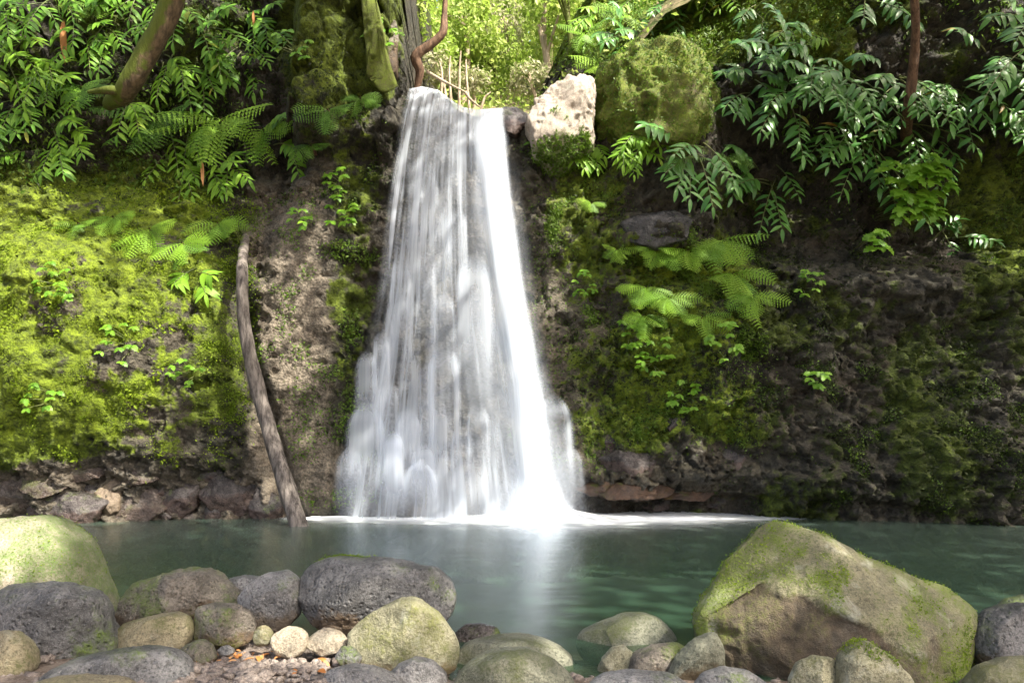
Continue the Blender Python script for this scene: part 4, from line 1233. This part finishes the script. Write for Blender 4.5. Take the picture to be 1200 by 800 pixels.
FW, FR_ = 'ferns on the wall left of the fall', 'ferns on the wall right of the fall'
for a in [
 (102, 112, 0.85, 7, 'fern with long fronds hanging below the sunlit ginger', 'fern_dark', (-160, -20)),
 (262, 150, 1.15, 9, 'big fern with spreading fronds under the black hollow', 'fern', (-170, -5)),
 (190, 150, 0.95, 7, 'fern left of the big spreading one', 'fern_dark', (-170, -10)),
 (312, 158, 0.8, 6, 'fern right of the big spreading one', 'fern', (-120, 10)),
 (142, 255, 0.5, 5, 'small fern on the bright moss, upper middle', 'fern', (-170, -10)),
 (185, 268, 0.65, 6, 'bright yellow green fern on the bright moss', 'fern', (-150, 10)),
 (222, 285, 0.6, 6, 'fern at the edge of the bright moss above the dead log', 'fern', (-150, 10)),
 (262, 262, 0.6, 6, 'fern on the rock directly above the dead log', 'fern', (-150, 10)),
 (100, 262, 0.4, 4, 'tiny fern on the bright moss below the hanging ginger shoot', 'fern', (-170, -10)),
 (392, 135, 0.55, 5, 'fern under the mossy ridge left of the lip', 'fern_dark', (-170, -10)),
 (372, 178, 0.5, 4, 'fern on the dark rock left of the fall', 'fern_dark', (-170, -10)),
 (425, 118, 0.5, 5, 'fern touching the upper edge of the fall', 'fern_dark', (-170, -10)),
 (115, 15, 0.6, 5, 'mossy fern at the top beside the dry hanging leaf', 'fern', (-170, 30)),
]:
    fern(a[0], a[1], a[2], a[3], a[4], a[5], a[6], group=FW)
for a in [
 (772, 298, 0.5, 6, 'fern directly under the wet rock slab', 'fern', (-170, -10)),
 (805, 302, 0.6, 7, 'fern just right of the wet rock slab', 'fern', (-170, -10)),
 (838, 282, 0.75, 6, 'tall fern under the drooping ginger', 'fern', (-150, -20)),
 (858, 318, 0.7, 7, 'broad bright fern, right end of the fern patch', 'fern', (-150, 0)),
 (752, 335, 0.55, 6, 'bright fern at the left end of the fern patch', 'fern', (-170, -30)),
 (785, 352, 0.5, 6, 'fern in the lower middle of the fern patch', 'fern', (-170, -10)),
 (815, 372, 0.45, 5, 'lowest fern of the fern patch', 'fern', (-170, -10)),
 (690, 240, 0.35, 4, 'tiny fern on the rock right of the fall', 'fern', (-170, -10)),
 (705, 75, 0.7, 7, 'fern on the slope behind the bleached boulder', 'fern', (-180, 20)),
 (680, 45, 0.7, 7, 'fern higher on the slope above the lip', 'fern', (-180, 20)),
 (735, 25, 0.8, 7, 'big fern near the top edge above the mossy boulder', 'fern', (-180, 20)),
 (850, 190, 0.5, 5, 'fern in the shade between two ginger clumps', 'fern_dark', (-170, -10)),
 (720, 300, 0.4, 5, 'small fern left of the wet rock slab', 'fern', (-170, -10)),
 (880, 345, 0.55, 6, 'fern at the dark edge of the fern patch', 'fern', (-160, -10)),
 (748, 372, 0.5, 6, 'fern hanging low at the left of the fern patch', 'fern', (-170, -30)),
 (790, 192, 0.45, 5, 'fern at the foot of the huge mossy boulder', 'fern_dark', (-170, -10)),
]:
    fern(a[0], a[1], a[2], a[3], a[4], a[5], a[6], group=FR_)
HB = 'leafy herbs on the wall'
for a in [
 (1035, 245, 0.66, 44, 'pale bright herb clump hanging in the dark hollow', 0.27, 1.1),
 (765, 425, 0.4, 16, 'bright herb patch low on the wall under the fern patch', 0.12),
 (800, 470, 0.35, 14, 'herb patch between the fern patch and the rusty ledge', 0.11),
 (735, 390, 0.3, 12, 'herb patch at the left foot of the fern patch', 0.12),
 (840, 400, 0.35, 14, 'herb patch at the right foot of the fern patch', 0.12),
 (680, 330, 0.25, 10, 'herb tuft on the rock between the fall and the fern patch', 0.10),
 (760, 110, 0.3, 10, 'small herb on the face of the huge mossy boulder', 0.13),
 (70, 330, 0.35, 12, 'herb patch on the bright moss near the frame edge', 0.12),
 (150, 400, 0.35, 12, 'herb patch in the middle of the bright moss', 0.11),
 (60, 470, 0.3, 10, 'herb patch low on the bright moss', 0.11),
 (225, 430, 0.3, 10, 'herb patch on the moss beside the dead log', 0.11),
 (1000, 292, 0.2, 7, 'few pale leaves below the bright herb clump', 0.2, 0.6),
 (408, 250, 0.3, 14, 'herb patch on the rock left of the fall, upper', 0.13),
 (405, 215, 0.22, 9, 'herb patch above the other one left of the fall', 0.13),
 (352, 262, 0.2, 8, 'herb sprig on the grey rock slab', 0.12),
 (950, 440, 0.2, 9, 'pale herb tuft on the dark mossy wall', 0.13),
 (940, 330, 0.3, 12, 'pale herb patch on the dark wall right of the ferns', 0.11),
 (455, 40, 0.3, 12, 'sunlit herb on the rock hump at the lip', 0.16),
 (350, 60, 0.3, 10, 'dark herb tuft on the mossy rock buttress left of the lip', 0.13),
 (640, 170, 0.25, 8, 'herb hanging under the bleached boulder', 0.14),
]:
    herb(a[0], a[1], a[2], a[3], a[4], HB, a[5], a[6] if len(a) > 6 else 0.0)

# ------------------------------------------------------------------ logs, trunks and branches
def trunk_obj(name, ctrl, radii, mat, parent=None, n=24, sides=14, seed=0, jit=0.06, noise=0.12):
    pts = spline(ctrl, n)
    rad = np.interp(np.linspace(0, 1, n), np.linspace(0, 1, len(radii)), radii)
    o0 = Vector(ctrl[0])
    v, f = tube([p - o0 for p in pts], rad, sides)
    ax = np.repeat(np.array([tuple(p - o0) for p in pts]), sides, axis=0)
    dlt = v - ax
    v = ax + dlt * (1 + noise * fbm(v * np.array((6, 6, 2.2)) + seed, 4, seed))[:, None] + 0
    o = obj(name, mesh_np(name, v, f), mat, parent)
    o.location = o0 if parent is None else o0 - parent.location
    return o
lg0 = P(352, 624, 12.6); lg1 = P(328, 545, 12.85); lg2 = P(303, 460, 13.05); lg3 = P(287, 380, 13.0); lg4 = P(284, 310, 13.2); lg5 = P(291, 268, 13.7)
log = tag(trunk_obj('dead_log', [lg0 - Vector((0, 0, 0.2)), lg0, lg1, lg2, lg3, lg4, hit(284, 272)[0] + Vector((0, 0.15, 0))], [0.15, 0.15, 0.14, 0.13, 0.11, 0.09, 0.07], M['bark_log'], n=70, sides=20, seed=3, noise=0.3), 'dead grey brown log leaning from the pool up against the wall', 'log')

tr = tag(empty('leaning_tree', P(140, 112, 12.7)), 'mossy leaning tree trunk at the top of the left wall', 'tree')
trunk_obj('trunk', [P(128, 122, 14.2), P(138, 114, 13.2), P(146, 108, 12.6), P(172, 62, 12.4), P(196, 18, 12.3), P(214, -40, 12.2), P(250, -140, 12.3)], [0.12, 0.15, 0.175, 0.175, 0.18, 0.165, 0.15], M['bark_moss'], tr, n=30, sides=16, seed=5, noise=0.15)
trunk_obj('root', [P(146, 108, 12.55), P(125, 106, 12.5), P(104, 108, 12.7)], [0.09, 0.07, 0.03], M['bark_moss'], tr, n=10, sides=8, seed=6)
st = tag(empty('slender_tree', P(1068, 110, 13.0)), 'slender brown stem rising from the dark hollow on the right', 'tree')
trunk_obj('trunk', [hit(1060, 165)[0] + Vector((0, 0.15, 0)), P(1064, 130, 14.0), P(1069, 90, 13.7), P(1073, 40, 13.4), P(1072, -20, 13.1), P(1080, -120, 13.0)], [0.11, 0.10, 0.09, 0.075, 0.07, 0.06], M['bark_brown'], st, n=20, sides=10, seed=8)

# ------------------------------------------------------------------ gorge behind the lip
hx, hy = np.meshgrid(np.linspace(-22, 22, 200), np.linspace(15.6, 42, 130))
hp = np.stack([hx.ravel(), hy.ravel(), np.zeros(hx.size)], 1)
off = np.abs(hp[:, 0] + 0.6 - 0.03 * (hp[:, 1] - 15)) - 1.1 - 0.03 * (hp[:, 1] - 15)
hz = 7.2 + 0.56 * (hp[:, 1] - 15) + 1.05 * np.maximum(0, off) ** 0.95
hz = np.minimum(hz, 24 + 0.1 * hp[:, 0])
hp[:, 2] = hz + 0.5 * fbm(hp * 0.6, 4, 9)
hill = tag(obj('hillside', mesh_np('hillside', hp, grid_faces(200, 130)), M['hill']), 'overgrown hillside of the gorge behind the lip', 'hillside', kind='structure')
def hill_pt(px, Y):
    x0 = (px - 600) / FPX * Y
    i = np.argmin((hp[:, 0] - x0) ** 2 + (hp[:, 1] - Y) ** 2)
    return Vector((x0, Y, hp[i, 2]))
rng = np.random.default_rng(77)
hpx = 600 + hp[:, 0] / hp[:, 1] * FPX
hpy = HOR - (hp[:, 2] - CAM_Z) / hp[:, 1] * FPX
wv = np.where((hpx > 380) & (hpx < 1000) & (hpy > -80) & (hpy < 150), 1.0, 0.02)
idx = rng.choice(len(wv), 26000, p=wv / wv.sum())
hpos = hp[idx] + rng.normal(size=(26000, 3)) * np.array((0.14, 0.14, 0.18)) + np.array((0, 0, 0.15))
o = cloud_obj('undergrowth', [leaf_cloud(hpos, np.tile((0, -0.5, 0.8), (26000, 1)), 0.08 + 0.16 * rng.random(26000) ** 2, 0.5 + 0.4 * fbm(hpos * 0.8, 3, 3) + 0.2 * rng.normal(size=26000), rng)], 'sunny_leaf')
tag(o, 'sunlit undergrowth covering the gorge slopes', 'undergrowth', kind='stuff')

def crown_parts(center, radii, n, smin, smax, seed, clumps=40, tight=0.16, hole=None):
    rng = np.random.default_rng(seed)
    d = rng.normal(size=(clumps, 3)); d /= np.linalg.norm(d, axis=1, keepdims=True)
    cc = d * (0.35 + 0.65 * rng.random((clumps, 1)) ** 0.5) * np.array(radii)
    k = rng.integers(0, clumps, n)
    pos = cc[k] + rng.normal(size=(n, 3)) * np.array(radii) * tight
    tint = rng.random(clumps)[k] * 0.6 + 0.2 + 0.15 * rng.normal(size=n)
    nn = pos / np.array(radii) + np.array((0, 0, 0.6))
    pos = pos + np.array(center)
    if hole is not None:
        keep = hole(pos)
        pos, tint, nn = pos[keep], tint[keep], nn[keep]
    return leaf_cloud(pos, nn, smin + (smax - smin) * rng.random(len(pos)), tint, rng, 0.7)

def tree(label, base, ctrl, radii, crown, mat='bark_moss', leaf='sunny_leaf', n=2500, ls=(0.12, 0.26), seed=0, group='trees in the gorge', limbs=4, name='tree', hole=None, clumps=40):
    root = tag(empty(name, base), label, 'tree', group)
    trunk_obj('trunk', ctrl, radii, M[mat], root, n=18, sides=10, seed=seed)
    cc, cr = crown
    rr = random.Random(seed)
    top = Vector(ctrl[-1])
    st_ = Vector(ctrl[-2])
    for k in range(limbs):
        e = Vector(cc) + Vector((rr.uniform(-.7, .7) * cr[0], rr.uniform(-.7, .7) * cr[1], rr.uniform(-.3, .7) * cr[2]))
        s0 = st_.lerp(top, rr.random())
        trunk_obj('limb', [s0, s0.lerp(e, 0.5) + Vector((0, 0, 0.2)), e], [radii[-1] * 0.7, radii[-1] * 0.45, 0.015], M[mat], root, n=8, sides=6, seed=seed + k)
    v, f, t = crown_parts(cc, cr, n, ls[0], ls[1], seed, hole=hole, clumps=clumps)
    cloud_obj('crown', [(v - np.array(base), f, t)], leaf, root)
    return root

def T(label, px, Y, top_px, top_py, r, crown_px, crown_py, cr, **kw):
    b = hill_pt(px, Y)
    e = P(top_px, top_py, Y)
    mid = b.lerp(e, 0.5) + Vector((0.15, 0, 0))
    return tree(label, b, [b - Vector((0, 0, 0.3)), mid, e], [r, r * 0.85, r * 0.6], (P(crown_px, crown_py, Y), cr), **kw)
T('bright leafy tree over the lip, left side of the gorge', 470, 18.0, 478, 20, 0.10, 462, 15, (0.9, 0.9, 0.9), n=1700, seed=11, ls=(0.09, 0.2))
T('sunny tree in the middle of the gorge with thin trunk', 540, 23.0, 545, 20, 0.10, 540, 25, (1.2, 1.2, 1.5), n=2200, seed=12, mat='bark_pale')
T('pale trunked tree just right of the bright sky gap', 640, 22.0, 632, 30, 0.13, 655, 10, (1.0, 1.2, 1.3), n=1500, seed=13, mat='bark_pale')
T('far bushy tree low in the gorge left of the sky gap', 520, 27.0, 520, 60, 0.12, 512, 60, (1.5, 1.2, 1.3), n=2200, seed=15)
T('far bushy tree low in the gorge right of the sky gap', 615, 28.0, 618, 90, 0.12, 612, 88, (1.5, 1.2, 0.8), n=1500, seed=16)
T('mossy slim tree on the slope above the bleached boulder', 668, 19.0, 655, -20, 0.09, 650, -40, (0.9, 0.9, 0.6), n=900, seed=17)
T('second mossy slim tree leaning beside the first on the slope', 690, 19.2, 692, -20, 0.08, 700, -50, (0.9, 0.9, 0.6), n=900, seed=18)
T('tall green tree at the top edge left of the sky gap', 500, 25.0, 505, -40, 0.12, 520, -30, (1.6, 1.2, 1.3), n=2000, seed=19)
T('yellow green shrub tree behind the huge mossy boulder', 760, 18.5, 760, 10, 0.07, 765, 5, (1.2, 0.8, 0.7), n=1600, seed=20, ls=(0.08, 0.18))

T('round leafy tree straight behind the lip, below the sky gap', 575, 24.0, 578, 75, 0.08, 572, 72, (1.3, 1.0, 0.9), n=1900, seed=31, ls=(0.1, 0.22))
T('tall loose tree at the end of the gorge under the sky gap', 600, 33.0, 600, 40, 0.14, 596, 48, (2.2, 1.5, 1.2), n=2200, seed=32, ls=(0.14, 0.3))
T('bushy tree high on the right slope of the gorge', 655, 26.0, 660, 30, 0.1, 660, 35, (1.6, 1.2, 1.6), n=2400, seed=34)
T('bushy tree high on the left slope of the gorge', 488, 21.0, 492, 50, 0.09, 496, 55, (1.0, 1.0, 1.2), n=1900, seed=35, ls=(0.1, 0.22))
T('tree crown overhanging the gorge at the top edge, right of the sky gap', 640, 24.0, 640, -30, 0.1, 648, -15, (1.3, 1.2, 1.0), n=1800, seed=36)
T('big far sunlit tree closing the gorge, left half', 520, 36.0, 525, -10, 0.2, 530, 15, (3.4, 1.8, 2.8), n=5000, seed=51, ls=(0.2, 0.42), clumps=70)
T('big far sunlit tree closing the gorge, right half', 650, 35.0, 645, -10, 0.2, 640, 20, (3.2, 1.8, 2.8), n=5000, seed=52, ls=(0.2, 0.42), clumps=70)
T('far pale tree between the two big ones closing the gorge', 590, 38.0, 588, 0, 0.2, 588, 10, (2.0, 1.5, 2.8), n=2600, seed=53, ls=(0.2, 0.4), leaf='pale_leaf', mat='bark_pale', clumps=50)
T('dry glare-pale shrub just above the middle of the lip', 515, 18.0, 515, 85, 0.05, 512, 80, (0.5, 0.4, 0.35), n=700, seed=41, mat='bark_pale', leaf='pale_leaf', ls=(0.06, 0.16))
T('dry glare-pale shrub right of the sticks above the lip', 548, 18.5, 550, 95, 0.05, 552, 95, (0.45, 0.4, 0.35), n=600, seed=42, mat='bark_pale', leaf='pale_leaf', ls=(0.06, 0.16))
T('glare-bleached pale tree under the bright sky gap', 590, 26.0, 590, 20, 0.08, 588, 22, (1.1, 0.9, 1.3), n=1500, seed=43, mat='bark_pale', leaf='pale_leaf', ls=(0.08, 0.2))
T('dry glare-pale bush just left of the bleached boulder', 622, 18.5, 620, 90, 0.05, 620, 92, (0.5, 0.4, 0.4), n=600, seed=44, mat='bark_pale', leaf='pale_leaf', ls=(0.06, 0.16))
# twisted brown branch and pale dry sticks at the lip
tag(trunk_obj('twisted_branch', [P(486, 112, 15.4), P(492, 85, 15.3), P(487, 66, 15.2), P(505, 52, 15.2), P(519, 38, 15.2), P(521, 15, 15.3), P(523, -30, 15.3)], [0.06, 0.08, 0.10, 0.075, 0.075, 0.06, 0.05], M['bark_brown'], n=36, sides=10, seed=33, noise=0.35), 'twisted brown branch standing at the lip of the fall', 'branch')
rr = random.Random(4)
for k, (a, b) in enumerate([((500, 84), (545, 108)), ((545, 108), (563, 126)), ((538, 118), (540, 60)), ((552, 122), (546, 70)), ((530, 112), (528, 66)), ((560, 126), (575, 108)), ((516, 104), (515, 72))]):
    Y = 15.6 + 0.25 * k
    lab = ['pale bent stick lying across above the lip', 'pale broken stick at the low end of the bent one', 'upright pale stick, tallest of the dry stems above the lip', 'upright pale stick beside the tallest dry stem',
           'thin upright dry stem above the middle of the lip', 'short pale stick slanting up at the right of the dry stems', 'leftmost short dry stem above the lip'][k]
    tag(trunk_obj('dry_stick', [P(*a, Y) - Vector((0, 0, 0.4 if k > 1 else 0)), P((a[0] + b[0]) / 2 + rr.uniform(-3, 3), (a[1] + b[1]) / 2, Y), P(*b, Y)], [0.035, 0.03, 0.015], M['bark_pale'], n=8, sides=6, seed=k), lab, 'stick', 'dry sticks above the lip')

# ------------------------------------------------------------------ unseen trees added over the viewer to shade the pool, crowns holed for sun
D_ = np.array(SUN_DIR)
LIT = [(P(110, 390, 12.6), 1.75), (P(20, 300, 12.6), 1.2), (P(205, 300, 12.8), 0.9), (P(135, 530, 12.8), 0.75), (P(330, 330, 13.6), 0.45), (P(318, 275, 13.6), 0.4), (P(345, 420, 13.6), 0.3),
       (P(15, 630, 5.8), 0.42), (P(370, 760, 4.9), 0.38), (P(660, 115, 14.2), 0.62), (P(760, 75, 14.3), 0.7), (P(35, 100, 12.6), 0.9), (P(230, 200, 12.6), 0.6), (P(850, 15, 14.0), 0.9),
       (P(572, 180, 14.1), 0.65), (P(578, 235, 13.9), 0.65), (P(586, 290, 13.7), 0.65), (P(592, 345, 13.6), 0.65), (P(600, 400, 13.5), 0.65), (P(608, 455, 13.4), 0.65), (P(614, 510, 13.3), 0.65), (P(622, 570, 13.2), 0.8), (P(800, 320, 13.4), 0.55), (P(765, 400, 13.4), 0.4), (P(700, 260, 13.8), 0.35), (P(470, 735, 4.9), 0.18), (P(960, 650, 4.9), 0.2), (P(715, 165, 14.0), 0.5), (P(700, 60, 17), 2.2), (P(440, 50, 14), 0.5)]
def hole(pos):  # drops crown leaves along the sun rays so chosen spots get lit
    keep = np.ones(len(pos), bool)
    nz_ = fbm(pos * 0.9, 3, 88)
    spot = fbm(pos * 1.4 + 31, 3, 89) > 0.42
    for c, r in LIT:
        jet_ = abs(c.x) < 0.7 and c.y > 13 and c.z < 7.5
        w = pos - np.array(c)
        t = w @ D_
        dist = np.linalg.norm(w - np.outer(t, D_), axis=1)
        keep &= ~((dist < r * (1 + 0.45 * nz_) + 0.10) & (t > 0) & (~spot | jet_))
    # gap where the leaves would hang into view
    vis_ = (pos[:, 1] > 1) & (np.abs(pos[:, 0]) < 0.72 * pos[:, 1]) & (pos[:, 2] - CAM_Z < 0.62 * pos[:, 1])
    return keep & ~vis_
CT = [('tall unseen shade tree on the bank behind the viewer, right side', (11.0, -3.5, 0.5), (9.0, -1.0, 14.0), (6.5, 5.5, 1.6), 7000),
      ('spreading unseen shade tree beside the pool on the right bank', (13.5, 3.5, 0.6), (11.5, 5.5, 14.5), (6.0, 5.0, 1.6), 7000),
      ('unseen shade tree leaning over the pool from the right cliff', (12.5, 10.5, 9.0), (7.0, 9.5, 14.8), (4.5, 3.8, 1.0), 5000),
      ('unseen shade tree on the left bank beside the viewer', (-9.5, 0.5, 0.4), (-3.0, 2.5, 14.2), (6.0, 5.0, 1.5), 6500),
      ('unseen shade tree leaning from the left cliff over the pool', (-12.0, 9.5, 9.0), (-2.5, 9.0, 15.0), (5.5, 3.6, 1.0), 5500),
      ('unseen shade tree straight above the viewer', (3.0, -7.0, 0.4), (3.0, 2.0, 14.5), (5.0, 5.5, 1.4), 6000)]
for i, (lab, base, cc, cr, n) in enumerate(CT):
    b = Vector(base); c = Vector(cc)
    tree(lab, b, [b - Vector((0, 0, 0.5)), b.lerp(Vector((b.x, b.y, c.z)), 0.6), b.lerp(c, 0.4) * 1.0 + Vector((0, 0, (c.z - b.z) * 0.45)), c], [0.35, 0.28, 0.2, 0.08], (c, cr), mat='bark_brown', leaf='canopy_leaf', n=n, ls=(0.25, 0.5), seed=200 + i, group='unseen shade trees around the viewer', hole=hole, clumps=120, name='shade_tree')

# ------------------------------------------------------------------ gravel, fallen leaves
rng = np.random.default_rng(3)
vv1, ff1 = ico(1)
N = 2600
px_ = np.where(rng.random(N) < 0.5, rng.uniform(-2.2, -0.8, N), rng.uniform(-3.4, 4.2, N)); py_ = 4.0 + 2.0 * rng.random(N) ** 1.3
sz = 0.012 + 0.035 * rng.random(N) ** 2.5
pz_ = shore_z(px_, py_)
sc = np.stack([sz * rng.uniform(0.8, 1.4, N), sz * rng.uniform(0.8, 1.3, N), sz * rng.uniform(0.5, 0.9, N)], 1)
jit = 1 + 0.25 * rng.normal(size=(N, len(vv1), 1))
vp = vv1[None] * sc[:, None] * jit + np.stack([px_, py_, pz_ + 0.01], 1)[:, None]
fp = ff1[None] + (np.arange(N) * len(vv1))[:, None, None]
o = obj('gravel', mesh_np('gravel', vp.reshape(-1, 3), fp.reshape(-1, 3), smooth=True), stone_mat('gravel_stone', (0.13, 0.10, 0.085), (0.33, 0.28, 0.24), rough=0.7))
tag(o, 'fine gravel between the shore stones', 'gravel', kind='stuff')

t = NT('dead_leaf')
r_ = t.n('ObjectInfo').outputs['Random']
M['dead'] = t.done(t.principled(t.mix(r_, (0.32, 0.12, 0.03), (0.5, 0.27, 0.12)), 0.7, 0.3))
DL = []
for w, fo, cu in ((0.45, 0.5, 0.3), (0.55, -0.4, 0.5), (0.4, 0.8, 0.1)):
    me = leaf_blade('fallen_leaf', 5, w, fo, cu); me.materials.append(M['dead']); DL.append(me)
rr = random.Random(12)
for k in range(44):
    if k < 30:
        q = P(rr.uniform(232, 330), rr.uniform(756, 778), 4.85)
    else:
        q = P(rr.uniform(300, 425), rr.uniform(752, 800), 4.8)
    yq = min(max(4.2, FPX * (CAM_Z - 0.13) / ((HOR + (CAM_Z - q.z) * FPX / q.y) - HOR)), 5.6)
    xq = q.x / q.y * yq
    zq = float(shore_z(np.array([xq]), np.array([yq]))[0]) + 0.03
    lf = bpy.data.objects.new('fallen_leaf', rr.choice(DL))
    COL.objects.link(lf)
    a = rr.uniform(0, 6.28)
    lf.matrix_basis = basis(Vector((math.cos(a), math.sin(a), rr.uniform(-.1, .3))), Vector((rr.uniform(-.4, .4), rr.uniform(-.6, .2), 1)), rr.uniform(0.05, 0.10), Vector((xq, yq, zq)))
    tag(lf, 'small orange brown dead leaf on the gravel below the egg boulder', 'leaf', 'dead leaves on the gravel')

# dry brown leaves hanging on the upper wall
for px, py, L, lab in ((80, 36, 0.85, 'long dry brown leaf hanging between the ginger clumps near the top corner'),
                       (305, 28, 0.4, 'short dry reddish leaf hanging above the ginger by the buttress'),
                       (240, 195, 0.5, 'dry brown leaf hanging under the big fern')):
    p0, _n = hit(px, py)
    me = leaf_blade('hanging_leaf', 9, 0.16, 0.9, 0.12)
    o = obj('hanging_leaf', me, M['dead'])
    o.matrix_basis = basis(Vector((0.06, -0.08, -1)), Vector((0.3, -1, 0.1)), L, p0 + Vector((0, -0.28, 0.05)))
    tag(o, lab, 'leaf', 'dry leaves hanging on the wall')
    tv, tf = tube([Vector((0, 0, 0)), Vector((0, 0.06, 0.35)) , Vector((0, -0.25, 0.75))], [0.012, 0.012, 0.012], 5)
    ft = obj('leaf_stalk', mesh_np('leaf_stalk', tv, tf), M['stalk'], o)
